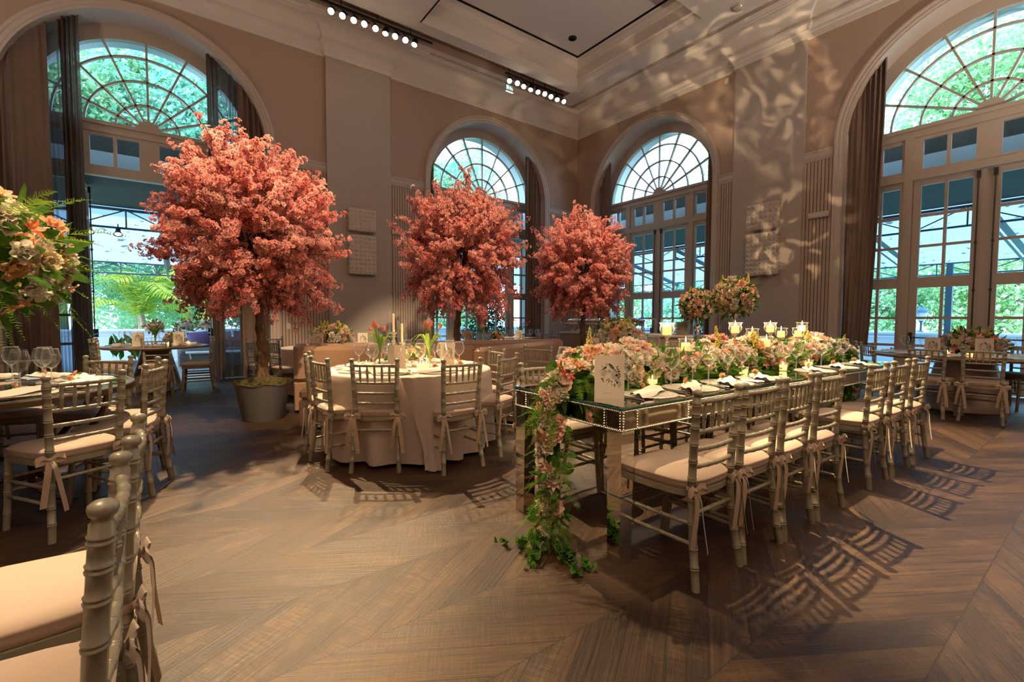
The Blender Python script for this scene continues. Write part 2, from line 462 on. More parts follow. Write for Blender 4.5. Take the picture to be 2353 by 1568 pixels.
PET = {
 'white': leafy('petal_white', (.80, .70, .56), (.90, .84, .72), .3),
 'cream': leafy('petal_cream', (.82, .66, .38), (.90, .78, .55), .3),
 'blush': leafy('petal_blush', (.86, .50, .40), (.90, .68, .56), .3),
 'peach': leafy('petal_peach', (.88, .40, .22), (.90, .56, .36), .3),
 'pink': leafy('petal_pink', (.80, .27, .25), (.86, .45, .40), .3),
 'coral': leafy('petal_coral', (.75, .10, .05), (.86, .25, .10), .3),
 'red': leafy('petal_red', (.55, .025, .04), (.75, .08, .08), .3),
 'yellow': leafy('petal_yellow', (.75, .62, .08), (.80, .75, .25), .3),
 'tulip': leafy('tulip_coral', (.80, .16, .13), (.90, .36, .28), .35, scale=14),
 'tulipred': leafy('tulip_red', (.62, .05, .07), (.80, .18, .18), .35, scale=14),
}
M['blossom'] = leafy('cherry_blossom_petal', (.91, .25, .23), (.97, .55, .49), .38, scale=3., attr=True)
M['fol1'] = leafy('tree_leaf_a', (.10, .25, .12), (.36, .52, .30), .5, scale=1.5)
M['fol2'] = leafy('tree_leaf_b', (.20, .36, .14), (.52, .66, .36), .5, scale=1.5)
M['fol3'] = leafy('tree_leaf_c', (.12, .32, .22), (.36, .56, .42), .5, scale=1.5)
M['hedge'] = leafy('hedge_leaf', (.02, .09, .05), (.08, .2, .1), .3, scale=3.)
M['palm'] = leafy('palm_leaf', (.10, .22, .03), (.34, .40, .06), .4, scale=2.)
M['palm2'] = leafy('palm_leaf_blue', (.03, .14, .10), (.10, .24, .14), .4, scale=2.)
M['trunk'] = pbr('outdoor_trunk', (.18, .14, .11), .9, var=.4, vscale=5, bump=.5)
M['purple'] = pbr('purple_cushion', (.14, .09, .24), .8, var=.1)
M['lilac'] = pbr('lilac_cushion', (.40, .38, .55), .8, var=.15, vscale=10)
M['sofa'] = pbr('grey_sofa_fabric', (.13, .12, .12), .85, var=.1)
def roof_mat():
    m, nt, out = newmat('translucent_roof')
    tc = N(nt, 'ShaderNodeTexCoord'); nz = N(nt, 'ShaderNodeTexNoise'); nz.inputs['Scale'].default_value = 5; nz.inputs['Detail'].default_value = 6
    L(nt, tc.outputs['Object'], nz.inputs['Vector'])
    mr = N(nt, 'ShaderNodeMapRange'); mr.inputs[1].default_value = .62; mr.inputs[2].default_value = .68; L(nt, nz.outputs['Fac'], mr.inputs[0])
    col = mix_c(nt, mr.outputs[0], (.16, .20, .235), (.03, .045, .06))
    d = N(nt, 'ShaderNodeBsdfDiffuse'); t = N(nt, 'ShaderNodeBsdfTranslucent'); L(nt, col, d.inputs[0]); L(nt, col, t.inputs[0])
    mx = N(nt, 'ShaderNodeMixShader'); mx.inputs[0].default_value = .7; L(nt, d.outputs[0], mx.inputs[1]); L(nt, t.outputs[0], mx.inputs[2])
    L(nt, mx.outputs[0], out.inputs[0]); return m
M['roof'] = roof_mat()
# ------------------------------------------------------------------ camera
cam = bpy.data.cameras.new('camera'); co = bpy.data.objects.new('camera', cam); C.objects.link(co)
cam.sensor_width = 36.; cam.lens = 1056.388 * 36. / 2353.; cam.clip_start = .05; cam.clip_end = 200
def cam_basis(pitch=4.56460727e-02, roll=3.38029299e-03, yaw=6.40152110e-01):
    fw = Vector((math.sin(yaw) * math.cos(pitch), math.cos(yaw) * math.cos(pitch), -math.sin(pitch)))
    r = Vector((math.cos(yaw), -math.sin(yaw), 0)); u = r.cross(fw)
    c, s = math.cos(roll), math.sin(roll)
    return c * r + s * u, -s * r + c * u, fw
_r, _u, _f = cam_basis()
co.matrix_world = Matrix((( _r.x, _u.x, -_f.x, 0), (_r.y, _u.y, -_f.y, 0), (_r.z, _u.z, -_f.z, 1.22), (0, 0, 0, 1)))
bpy.context.scene.camera = co

# ------------------------------------------------------------------ room
XB, YA = 10.4, 10.55          # the two window walls
ZC = 7.5                      # ceiling
RO, RI, ZS = 2.05, 1.88, 4.64 # arch trim outer / opening radius, springing height
RV = .5                       # depth of the reveals
AC = [-.22, 7.17]             # arch centres along the far-left wall
BC = [7.90, 1.50]             # arch centres along the far-right wall
X0, Y0 = -5.0, -4.0
PA = (2.81, 4.24); PB = (5.50, 4.06); PD = .08

mb = MB(); mb.quad((X0, Y0, 0), (XB + RV, Y0, 0), (XB + RV, YA + RV, 0), (X0, YA + RV, 0))
floor = mb.struct('floor', M['floor'])

def pa(u, d, z): return (u, YA + d, z)
def pb(u, d, z): return (XB + d, u, z)
NARC = 40
def arch_wall(mb, u0, u1, zt, centres, P, d):
    cs = sorted(centres)
    cur = u0
    for c in cs:
        mb.quad(P(cur, d, 0), P(c - RI, d, 0), P(c - RI, d, zt), P(cur, d, zt))
        pts = [(c - RI * math.cos(PI * i / NARC), ZS + RI * math.sin(PI * i / NARC)) for i in range(NARC + 1)]
        for (a, b) in zip(pts, pts[1:]):
            mb.quad(P(a[0], d, a[1]), P(b[0], d, b[1]), P(b[0], d, zt), P(a[0], d, zt))
        cur = c + RI
    mb.quad(P(cur, d, 0), P(u1, d, 0), P(u1, d, zt), P(cur, d, zt))
def arch_reveal(mb, c, P, d0, d1, r=RI, zs=ZS):
    pts = [(c - r, 0.)] + [(c - r * math.cos(PI * i / NARC), zs + r * math.sin(PI * i / NARC)) for i in range(NARC + 1)] + [(c + r, 0.)]
    for a, b in zip(pts, pts[1:]):
        mb.quad(P(a[0], d0, a[1]), P(b[0], d0, b[1]), P(b[0], d1, b[1]), P(a[0], d1, a[1]))
ZT = 8.6
for nm, u0, u1, cs, P in (('wall_far_left', X0, XB + RV, AC, pa), ('wall_far_right', Y0, YA + RV, BC, pb)):
    mb = MB()
    arch_wall(mb, u0, u1, ZT, cs, P, 0.)
    mb.mi = 1
    for c in cs: arch_reveal(mb, c, P, 0., RV)
    mb.mi = 0
    arch_wall(mb, u0, u1, ZT, cs, P, RV)
    mb.mi = 2
    for c in cs: arch_reveal(mb, c, P, RV + .1, RV + .5, 1.72)
    mb.mi = 0
    mb.struct(nm, [M['wall'], M['trim'], M['white']])
for nm, b in (('wall_near_left', (X0 - .2, X0, Y0, YA + RV, 0, ZT)), ('wall_back', (X0, XB + RV, Y0 - .2, Y0, 0, ZT))):
    MB().box(*b).struct(nm, M['wall'])
# pilasters
for nm, b in (('pilaster_far_left', (PA[0], PA[1], YA - PD, YA + .1, 0, 7.1)), ('pilaster_far_right', (XB - PD, XB + .1, PB[1], PB[0], 0, 7.1))):
    MB().box(*b).struct(nm, M['pil'])

def sweep(mb, path, prof):
    """path: plan polyline; profile (p out to the right of travel, z)"""
    n = len(path); rows = []
    for i, (x, y) in enumerate(path):
        ds = []
        if i > 0: ds.append(Vector((x - path[i - 1][0], y - path[i - 1][1])).normalized())
        if i < n - 1: ds.append(Vector((path[i + 1][0] - x, path[i + 1][1] - y)).normalized())
        ns = [Vector((d.y, -d.x)) for d in ds]
        m = ns[0] if len(ns) == 1 else (ns[0] + ns[1]) / max(1e-6, 1 + ns[0].dot(ns[1]))
        rows.append([(x + m.x * p, y + m.y * p, z) for p, z in prof])
    mb.grid(rows)
wallpath = [(X0, YA), (PA[0], YA), (PA[0], YA - PD), (PA[1], YA - PD), (PA[1], YA), (XB, YA), (XB, PB[0]), (XB - PD, PB[0]), (XB - PD, PB[1]), (XB, PB[1]), (XB, Y0)]
cprof = [(0, 6.84), (.03, 6.84), (.03, 6.95), (.05, 6.97), (.05, 7.02), (.085, 7.06), (.11, 7.08), (.11, 7.13), (.075, 7.14)]
for i in range(9):
    a = i / 8 * PI / 2
    cprof.append((.075 + .29 * (1 - math.cos(a)), 7.16 + .27 * math.sin(a)))
cprof += [(.38, 7.43), (.38, 7.455), (.43, 7.465), (.43, 7.485), (.46, 7.5)]
mb = MB(); sweep(mb, wallpath, cprof); mb.struct('trim_1', M['corn'], smooth=True, angle=30)
# chair rail, wainscot ribs and baseboard on the stretches between arches and pilasters
rail_prof = [(0, 4.40), (.025, 4.40), (.03, 4.44), (.045, 4.46), (.045, 4.55), (.06, 4.565), (.06, 4.59), (.0, 4.60)]
base_prof = [(0, .0), (.035, .0), (.035, .13), (.02, .16), (0, .16)]
segsA = [(X0, AC[0] - RO), (AC[0] + RO, PA[0]), (PA[1], AC[1] - RO), (AC[1] + RO, XB)]
segsB = [(YA, BC[0] + RO), (BC[0] - RO, PB[0]), (PB[1], BC[1] + RO), (BC[1] - RO, Y0)]
rail = MB(); ribs = MB(); base = MB()
for k, (segs, P) in enumerate(((segsA, pa), (segsB, pb))):
    for (a, b) in segs:
        for prof, m in ((rail_prof, rail), (base_prof, base)):
            sweep(m, [P(a, 0, 0)[:2], P(b, 0, 0)[:2]], prof)
        n = max(1, int(round(abs(b - a) / .062))); st = (b - a) / n
        for i in range(n):
            u = a + st * i
            o1, o2 = -.018, -.006
            A, B, D, E_ = u, u + st * .80, u + st * .84, u + st * .96
            for (q0, d0, q1, d1, mi) in ((A, o1, B, o1, 0), (B, o1, D, o2, 1), (D, o2, E_, o2, 1), (E_, o2, u + st, o1, 1)):
                ribs.mi = mi
                ribs.quad(P(q0, d0, .16), P(q1, d1, .16), P(q1, d1, 4.41), P(q0, d0, 4.41))
rail.struct('trim_2', M['trim'], smooth=True); ribs.struct('trim_3', [M['rib'], M['groove']]); base.struct('baseboard_far', M['trim'])
# archivolts
aprof = [(RI, 0.), (RI, -.035), (RI + .035, -.035), (RI + .045, -.05), (RI + .10, -.05), (RI + .11, -.065), (RI + .145, -.065), (RI + .15, -.03), (RO, -.03), (RO, 0.)]
for i, (c, P) in enumerate([(c, pa) for c in AC] + [(c, pb) for c in BC]):
    mb = MB(); rows = []
    angs = [None] + [PI * k / 48 for k in range(49)] + [PI]
    for j, a in enumerate(angs):
        row = []
        for (r, d) in aprof:
            if j == 0: row.append(P(c - r, d, 0))
            elif j == len(angs) - 1: row.append(P(c + r, d, 0))
            else: row.append(P(c - r * math.cos(a), d, ZS + r * math.sin(a)))
        rows.append(row)
    mb.grid(rows); mb.struct('trim_%d' % (4 + i), M['trim'], smooth=True, angle=25)

# ceiling: soffit with a sunken tray and a lighting slot
TX, TY = (4.40, 9.03), (5.53, 9.19)
SX, SY = (-1.5, 9.05), (9.50, 9.90)
xs = [X0, SX[0], TX[0], TX[1], SX[1], XB + RV]; ys = [Y0, TY[0], TY[1], SY[0], SY[1], YA + RV]
mb = MB()
for i in range(5):
    for j in range(5):
        cx, cy = (xs[i] + xs[i + 1]) / 2, (ys[j] + ys[j + 1]) / 2
        if TX[0] < cx < TX[1] and TY[0] < cy < TY[1]: continue
        if SX[0] < cx < SX[1] and SY[0] < cy < SY[1]: continue
        mb.quad((xs[i], ys[j], ZC), (xs[i], ys[j + 1], ZC), (xs[i + 1], ys[j + 1], ZC), (xs[i + 1], ys[j], ZC))
mb.quad((X0 - .3, Y0 - .3, ZT), (XB + 1.2, Y0 - .3, ZT), (XB + 1.2, YA + 1.2, ZT), (X0 - .3, YA + 1.2, ZT))
mb.struct('ceiling', M['ceil'])
tprof = [(0, 7.5), (-.01, 7.49), (.02, 7.49), (.05, 7.54), (.08, 7.60), (.08, 7.63), (.12, 7.66), (.12, 7.70), (.10, 7.71), (.10, 7.92), (.13, 7.93), (.15, 7.98), (.20, 8.03), (.22, 8.03), (.22, 8.06), (.30, 8.07)]
mb = MB(); sweep(mb, [(TX[0], TY[0]), (TX[0], TY[1]), (TX[1], TY[1]), (TX[1], TY[0]), (TX[0], TY[0]), (TX[0], TY[1])], tprof)
mb.struct('trim_8', M['corn'], smooth=True, angle=30)
mb = MB(); mb.quad((TX[0], TY[0], 8.1), (TX[0], TY[1], 8.1), (TX[1], TY[1], 8.1), (TX[1], TY[0], 8.1))
mb.mi = 1; sweep(mb, [(TX[0] + .3, TY[0] + .3), (TX[0] + .3, TY[1] - .3), (TX[1] - .3, TY[1] - .3), (TX[1] - .3, TY[0] + .3), (TX[0] + .3, TY[0] + .3)], [(0, 8.07), (.0, 8.1), (.035, 8.098)])
mb.struct('ceiling_tray', [M['ceil'], M['black']])
mb = MB()
mb.quad((SX[0], SY[0], 7.72), (SX[0], SY[1], 7.72), (SX[1], SY[1], 7.72), (SX[1], SY[0], 7.72))
mb.quad((SX[0], SY[1], 7.5), (SX[1], SY[1], 7.5), (SX[1], SY[1], 7.72), (SX[0], SY[1], 7.72))
mb.quad((SX[1], SY[0], 7.5), (SX[1], SY[1], 7.5), (SX[1], SY[1], 7.72), (SX[1], SY[0], 7.72))
mb.quad((SX[0], SY[0], 7.5), (SX[0], SY[1], 7.5), (SX[0], SY[1], 7.72), (SX[0], SY[0], 7.72))
mb.mi = 1
mb.quad((SX[0], SY[0], 7.5), (SX[1], SY[0], 7.5), (SX[1], SY[0], 7.72), (SX[0], SY[0], 7.72))
mb.struct('ceiling_slot', [M['wall'], M['black']])

# ------------------------------------------------------------------ windows and doors
FR = 1.68; ZB = 4.70
def bars(mb, P, boxes, d0, d1):
    """boxes (o0, o1, z0, z1) in wall coordinates"""
    for i, (a, b, z0, z1) in enumerate(boxes):
        e = .0007 * (i % 29)
        p = [P(a, d0 + e, z0), P(b, d1 - e, z1)]
        mb.box(min(p[0][0], p[1][0]), max(p[0][0], p[1][0]), min(p[0][1], p[1][1]), max(p[0][1], p[1][1]), z0, z1)
def ring(mb, P, c, z, r0, r1, d0, d1, a0=0., a1=PI, n=40):
    for i in range(n):
        a, b = a0 + (a1 - a0) * i / n, a0 + (a1 - a0) * (i + 1) / n
        q = [[P(c + r * math.cos(t), d, z + r * math.sin(t)) for t in (a, b)] for (r, d) in ((r0, d0), (r1, d0), (r1, d1), (r0, d1))]
        for k in range(4):
            s, e = q[k], q[(k + 1) % 4]
            mb.quad(s[0], s[1], e[1], e[0])
ROWS = [(3.15, 3.66), (2.60, 3.10), (2.02, 2.555), (1.305, 1.83), (.80, 1.26), (.28, .755)]
def leaf_boxes(o0, o1, zt=3.76, zb=.02, st=.11):
    """a glazed door leaf from o0 to o1: stiles, rails, two pane columns"""
    b = [(o0, o0 + st, zb, zt), (o1 - st, o1, zb, zt)]
    zs = [zt] + [z for r in ROWS for z in (r[1], r[0])] + [zb]
    for i in range(0, len(zs), 2): b.append((o0 + st, o1 - st, zs[i + 1], zs[i]))
    m = (o0 + o1) / 2
    for (a, c) in ROWS: b.append((m - .022, m + .022, a, c))
    return b
def window(idx, c, P, wall, opened=False):
    Q = lambda o, d, z: P(c + o, RV + d, z)
    w = MB()
    ring(w, Q, 0, ZS, 1.64, RI, -.02, .10)
    bars(w, Q, [(-RI, RI, 4.53, ZB), (-RI, RI, 3.77, 3.90), (-RI, -1.76, 0, 4.6), (1.76, RI, 0, 4.6),
                (-1.08, -.95, 0, 4.55), (.95, 1.08, 0, 4.55)], -.03, .11)
    bars(w, Q, [(-RI, RI, 4.655, 4.72)], -.07, .02)
    bars(w, Q, [(-.15, .15, 3.9, 4.53), (-1.08, 1.08, 4.47, 4.53), (-1.08, 1.08, 3.90, 3.95)], 0., .08)
    for s in (-1, 1):
        q = []
        q += [(.83, .95, 3.95, 4.47), (.465, .515, 3.95, 4.47), (1.08, 1.76, 4.46, 4.53), (1.08, 1.76, 3.90, 3.955), (1.41, 1.45, 3.955, 4.46), (1.08, 1.12, 3.95, 4.47)]
        q += leaf_boxes(1.08, 1.76, zt=3.77, st=.05)
        bars(w, Q, [(min(s * a, s * b), max(s * a, s * b), z0, z1) for (a, b, z0, z1) in q], 0., .08)
    fr = w.struct('window_%d' % idx, M['frame'])
    f = MB()
    for k in range(1, 8):
        a = PI * k / 8; ca, sa = math.cos(a), math.sin(a); t = .017
        v = []
        for (r, sgn, d) in [(.1, -1, .0), (.1, 1, .0), (FR, 1, .0), (FR, -1, .0), (.1, -1, .06), (.1, 1, .06), (FR, 1, .06), (FR, -1, .06)]:
            v.append(Q(r * ca - sgn * t * sa, d, ZB + r * sa + sgn * t * ca))
        f.add(v, [(0, 1, 2, 3), (7, 6, 5, 4), (0, 4, 5, 1), (1, 5, 6, 2), (2, 6, 7, 3), (3, 7, 4, 0)])
    for r in (.47, .89, 1.31): ring(f, Q, 0, ZB, r - .016, r + .016, 0, .06)
    ring(f, Q, 0, ZB, .0, .18, -.02, .08, n=16)
    f.build('fanlight_muntin', M['frame'], fr, smooth=False)
    g = MB(); arc = [Q(1.70 * math.cos(PI * i / 32), .05, ZS + 1.70 * math.sin(PI * i / 32)) for i in range(33)]
    g.add(arc + [Q(-1.70, .05, 4.6), Q(1.70, .05, 4.6)], [tuple(range(35))])
    for (a, b, z0, z1) in ((-1.76, -1.08, .25, 4.5), (1.08, 1.76, .25, 4.5), (-.95, .95, 3.92, 4.5)):
        g.quad(Q(a, .05, z0), Q(b, .05, z0), Q(b, .05, z1), Q(a, .05, z1))
    g.build('glass_pane', M['pane'], fr, smooth=False)
    # two door leaves
    for s in (-1, 1):
        if opened:  # swung outwards, square to the wall
            DQ = lambda o, d, z: Q(s * (.95 + d), .10 + (.95 - o), z)
        else:
            DQ = lambda o, d, z: Q(s * o, d, z)
        lf = MB()
        for (a, b, z0, z1) in leaf_boxes(.055, .945):
            p, q = DQ(a, .02, z0), DQ(b, .07, z1)
            lf.box(min(p[0], q[0]), max(p[0], q[0]), min(p[1], q[1]), max(p[1], q[1]), z0, z1)
        if not opened and s == 1:
            p, q = DQ(-.055, .03, .02), DQ(.055, .08, 3.76)
            lf.box(min(p[0], q[0]), max(p[0], q[0]), min(p[1], q[1]), max(p[1], q[1]), .02, 3.76)
        nd = idx * 2 - (1 if s < 0 else 0)
        d = lf.struct('door_%d' % nd, M['frame'])
        gp = MB(); gp.quad(DQ(.16, .05, .25), DQ(.84, .05, .25), DQ(.84, .05, 3.68), DQ(.16, .05, 3.68)); gp.build('glass_pane', M['pane'], d, smooth=False)
        h = MB()
        for (a, b, z0, z1, d0, d1) in ((.10, .16, .86, 1.02, -.06, .02), (.86, .92, .86, 1.02, -.06, .02)):
            p, q = DQ(a, d0, z0), DQ(b, d1, z1)
            h.box(min(p[0], q[0]), max(p[0], q[0]), min(p[1], q[1]), max(p[1], q[1]), z0, z1)
        h.tube([DQ(.12, -.045, .925), DQ(.90, -.045, .925)], .012, 6)
        h.build('push_bar', M['dark'], d)
        h = MB(); h.tube([DQ(.10, -.005, .95), DQ(.10, -.005, 3.66)], .011, 6)
        for zz in (1.75, 2.55): h.lathe([(.02, -.02), (.02, .02)], 6, DQ(.10, -.005, zz))
        p, q = DQ(.075, -.02, 3.64), DQ(.125, .02, 3.74); h.box(min(p[0], q[0]), max(p[0], q[0]), min(p[1], q[1]), max(p[1], q[1]), 3.62, 3.74)
        h.build('bolt_rod', M['dark'], d)
window(1, AC[0], pa, 'left', True); window(2, AC[1], pa, 'left')
window(3, BC[0], pb, 'right'); window(4, BC[1], pb, 'right')

# ------------------------------------------------------------------ curtains
def curtain(name, label, cat, c, P, o0, o1, depth, mat, fold=.09, amp=.05, flare=0., zb=.02, seed=0, hem=True):
    r = random.Random(seed)
    n = max(10, int(abs(o1 - o0) / fold * 8)); rows = []
    L_ = 26
    ph = [r.uniform(-.7, .7) for _ in range(n)]
    for j in range(L_ + 1):
        t = j / L_
        row = []
        for i in range(n + 1):
            s = i / n
            o = o0 + (o1 - o0) * s + flare * (1 - t) ** 2 * (s - .0)
            top = ZS + math.sqrt(max(0., (RI + .005) ** 2 - min(abs(o0 + (o1 - o0) * s), RI) ** 2))
            z = zb + (top - zb) * t
            a = amp * (.55 + .45 * math.sin(3.1 * s + 2. * t + seed))
            d = depth + a * math.sin(2 * PI * s * abs(o1 - o0) / fold * (1 + .04 * math.sin(5 * s + seed)) + .5 * math.sin(2.2 * t + 4 * s)) + .015 * math.sin(9 * t + 13 * s)
            row.append(P(c + o, d, z))
        rows.append(row)
    mb = MB(); mb.grid(rows)
    o = mb.build(name, mat, None, True, 180)
    return set_props(o, label, cat, 'curtains of the arched windows')
A1, A2, B3, B4 = AC[0], AC[1], BC[0], BC[1]
curtain('drape', 'heavy brown drape behind the big white bouquet, beside the open garden doors', 'curtain', A1, pa, -1.87, -1.27, .12, M['drape'], .10, .055, .03, seed=1)
curtain('sheer_curtain', 'sheer brown curtain beside the open garden doors, panes showing through beside the heavy drape', 'curtain', A1, pa, -1.34, -1.04, .2, M['sheer'], .07, .04, .0, seed=2)
curtain('drape', 'narrow inner brown drape hanging against the open garden door leaf beside the mirrored round table', 'curtain', A1, pa, -1.12, -.88, .16, M['sheer2'], .06, .05, .05, seed=12)
curtain('sheer_curtain', 'sheer brown curtain between the open garden doors and the largest pink blossom tree', 'curtain', A1, pa, 1.02, 1.46, .2, M['sheer'], .10, .04, .0, seed=3)
curtain('drape', 'brown drape behind the largest blossom tree, at the wainscot end of its arch', 'curtain', A1, pa, 1.40, 1.87, .12, M['drape'], .10, .05, .0, seed=4)
curtain('drape', 'thin inner brown drape edging the open garden doors behind the chair pair with ribbon bows', 'curtain', A1, pa, .90, 1.08, .16, M['sheer2'], .06, .04, .0, seed=13)
curtain('drape', 'thin dark drape edge beside the middle blossom tree, pilaster end of its window', 'curtain', A2, pa, -1.87, -1.70, .12, M['drape'], .08, .03, .0, seed=5)
curtain('drape', 'brown drape between the middle blossom tree window and the room corner', 'curtain', A2, pa, 1.28, 1.87, .14, M['drape'], .10, .05, .0, seed=6)
curtain('drape', 'brown drape behind the smallest blossom tree, at the corner end of its window', 'curtain', B3, pb, 1.87, 1.40, .14, M['drape'], .10, .05, .0, seed=7)
curtain('drape', 'thin brown drape edge behind the buffet pedestal vase, pilaster end of its window', 'curtain', B3, pb, -1.66, -1.87, .12, M['drape'], .08, .03, .0, seed=8)
curtain('drape', 'tall brown pleated drape hanging behind the far end of the long mirrored table', 'curtain', B4, pb, 1.87, 1.30, .14, M['drape'], .085, .055, .14, zb=.75, seed=9)
# ------------------------------------------------------------------ chiavari chair
def bamboo(mb, pts, r, rings, n=10, d=.0048, base=16, finial=False):
    """tube with doubled bamboo rings at arc positions (metres from start)"""
    S = crom(pts, 60)
    ln = [0.]
    for a, b in zip(S, S[1:]): ln.append(ln[-1] + (b - a).length)
    tot = ln[-1]
    def at(s):
        s = max(0., min(tot, s))
        for i in range(1, len(ln)):
            if ln[i] >= s:
                t = (s - ln[i - 1]) / max(1e-9, ln[i] - ln[i - 1]); return S[i - 1].lerp(S[i], t)
        return S[-1]
    ss = [(tot * i / base, r) for i in range(base + 1)]
    ss = [q for q in ss if all(abs(q[0] - x) > 2.4 * d for x in rings) or q[0] in (0., tot)]
    for x in rings:
        for o, k in ((-2.0, 1.), (-1.4, 1.15), (-.8, 1.15), (-.3, 1.), (.3, 1.), (.8, 1.15), (1.4, 1.15), (2.0, 1.)):
            ss.append((x + o * d, r * k))
    ss.sort()
    P = [at(s) for s, _ in ss]; R = [q for _, q in ss]
    if finial:
        t = (S[-1] - S[-2]).normalized(); e = P[-1]
        for o, k in ((.004, .82), (.012, .82), (.016, 1.08), (.023, 1.2), (.032, 1.16), (.038, .8), (.0415, .02)):
            P.append(e + t * o); R.append(r * k)
    mb.tube(P, R, n + 2)

def chair_proto():
    t = thing('chiavari_chair', 'chair', 'chair')
    ch = M['chair']
    for s in (-1, 1):
        mb = MB()
        bamboo(mb, [(s * .19, -.022, 0), (s * .173, .008, .22), (s * .164, .024, .44), (s * .167, .018, .62), (s * .177, .0, .872)], .0185,
               [.10, .19, .30, .41, .50, .585, .665, .745, .80, .85], finial=True)
        mb.build('back_post', ch, t, True, 75)
        mb = MB(); bamboo(mb, [(s * .195, .43, 0), (s * .190, .412, .2), (s * .185, .398, .43)], .0165, [.10, .22, .33])
        mb.build('front_leg', ch, t, True, 75)
    # seat frame
    def outline(k, n=36, z=0., back=.012, front=.43):
        pts = []
        for i in range(n):
            a = 2 * PI * i / n
            ex = 2 / 4.2
            x = math.copysign(abs(math.cos(a)) ** ex, math.cos(a)); y = math.copysign(abs(math.sin(a)) ** ex, math.sin(a))
            yy = (back + front) / 2 + y * (front - back) / 2 * k
            w = .185 + .03 * (y + 1) / 2
            pts.append((x * w * k, yy, z))
        return pts
    mb = MB(); mb.loft([outline(.97, z=.405), outline(1., z=.41), outline(1., z=.438), outline(.97, z=.442)]); mb.build('seat_frame', ch, t)
    mb = MB(); mb.loft([outline(.97, z=.441), outline(1.0, z=.447), outline(1.02, z=.462), outline(1.02, z=.474), outline(1.03, z=.478), outline(1.03, z=.482), outline(1.01, z=.486), outline(.95, z=.496), outline(.8, z=.503), outline(.45, z=.507), outline(.1, z=.508)])
    cu = mb.build('seat_cushion', M['cush'], t, True, 60)
    for z, y, rr in ((.855, .001, .0115), (.715, .013, .0105), (.632, .018, .0105), (.552, .022, .0105)):
        mb = MB(); w = .178 - (.855 - z) * .04
        bamboo(mb, [(-w, y, z), (-w * .5, y - .012, z), (0, y - .016, z), (w * .5, y - .012, z), (w, y, z)], rr, [w * 2 * q for q in (.12, .31, .5, .69, .88)], n=10, d=.0042)
        mb.build('back_rail', ch, t, True, 75)
    for i in range(5):
        q = (i + 1) / 6 * 2 - 1
        mb = MB(); a = (q * .170, .012 - .014 * (1 - q * q), .715); b = (q * .174, .002 - .014 * (1 - q * q), .855)
        P = [Vector(a).lerp(Vector(b), k) for k in (0, .1, .3, .44, .47, .5, .53, .56, .75, .9, 1)]
        mb.tube(P, [.0065, .0065, .0095, .0095, .0118, .0095, .0118, .0095, .0095, .0065, .0065], 7); mb.build('spindle', ch, t)
    def stretch(a, b):
        mb = MB(); l = (Vector(b) - Vector(a)).length
        bamboo(mb, [a, tuple((Vector(a) + Vector(b)) / 2), b], .0098, [l * q for q in (.2, .4, .6, .8)], n=7, d=.0045, base=4); mb.build('stretcher', ch, t, True, 75)
    for s in (-1, 1):
        stretch((s * .17, .014, .29), (s * .188, .405, .29)); stretch((s * .175, .006, .20), (s * .190, .412, .20))
    stretch((-.168, .018, .335), (.168, .018, .335)); stretch((-.188, .405, .31), (.188, .405, .31)); stretch((-.19, .411, .23), (.19, .411, .23))
    # ribbon bows tying the cushion to the back posts
    for s in (-1, 1):
        mb = MB(); r = random.Random(5 + s)
        px, py, pz = s * .164, .024, .452
        mb.lathe([(.022, -.012), (.024, 0), (.022, .012)], 12, (px, py, pz), cap=False)
        kx, ky = px + s * .012, py - .026
        mb.lathe([(.0, -.012), (.012, -.006), (.013, .004), (.0, .012)], 8, (kx, ky, pz))
        def strip(pts, w, wd):
            rows = []
            for i, p in enumerate(pts):
                p = Vector(p); ww = w[i] if isinstance(w, list) else w
                rows.append([tuple(p - Vector(wd) * ww / 2), tuple(p + Vector(wd) * ww / 2 + Vector((0, .004, 0)))])
            mb.grid(rows)
        for q in (-1, 1):
            strip([(kx, ky, pz), (kx + q * .03, ky - .012, pz + .022), (kx + q * .062, ky - .016, pz + .012), (kx + q * .066, ky - .012, pz - .006), (kx + q * .04, ky - .004, pz - .012), (kx, ky, pz - .002)], [.012, .022, .028, .028, .022, .012], (0, .25, .97))
        for q, ln, lean in ((-1, .25, -.025), (1, .29, .03)):
            P = crom([(kx, ky - .004, pz), (kx + q * .014, ky - .022, pz - .04), (kx + q * .016 + lean * .5, ky - .026, pz - ln * .5), (kx + q * .018 + lean, ky - .03 - .01 * q, pz - ln)], 9)
            strip(P, [.012] + [.03] * 8, (.94, .34 * q, 0))
        o = mb.build('ribbon_tie', M['ribbon'], cu, True, 80)
    return t
CH = chair_proto()
def chair(x, y, facing, label, group):
    place(CH, USED, (x, y, 0), math.radians(facing - 90), label, group)
k = 'chiavari chair'
G_ = 'chairs along the camera side of the long mirrored table'
for (x, y, n) in ((2.06, 1.14, 'nearest the tall menu card'), (2.47, 1.13, 'second counting from the menu card end'), (2.89, 1.12, 'third counting from the menu card end'), (3.33, 1.11, 'fourth, just before the gap'),
                  (4.22, 1.10, 'fifth, first after the gap'), (4.73, 1.09, 'sixth, middle of the three after the gap'), (5.24, 1.07, 'seventh and last, at the far end')):
    chair(x, y, 90 + rng.uniform(-2, 2), 'champagne chair in the long mirrored table row, ' + n, G_)
G_ = 'chairs along the far side of the long mirrored table'
for (x, y, n) in ((2.22, 2.63, 'first, beside the trailing flower garland'), (2.68, 2.64, 'second from the trailing garland'), (3.12, 2.63, 'third from the trailing garland'), (3.55, 2.62, 'fourth from the trailing garland'),
                  (4.35, 2.61, 'fifth from the trailing garland'), (4.8, 2.6, 'sixth from the trailing garland'), (5.28, 2.58, 'last, at the far end')):
    chair(x, y, -90 + rng.uniform(-3, 3), 'champagne chair across the long mirrored table, ' + n, G_)
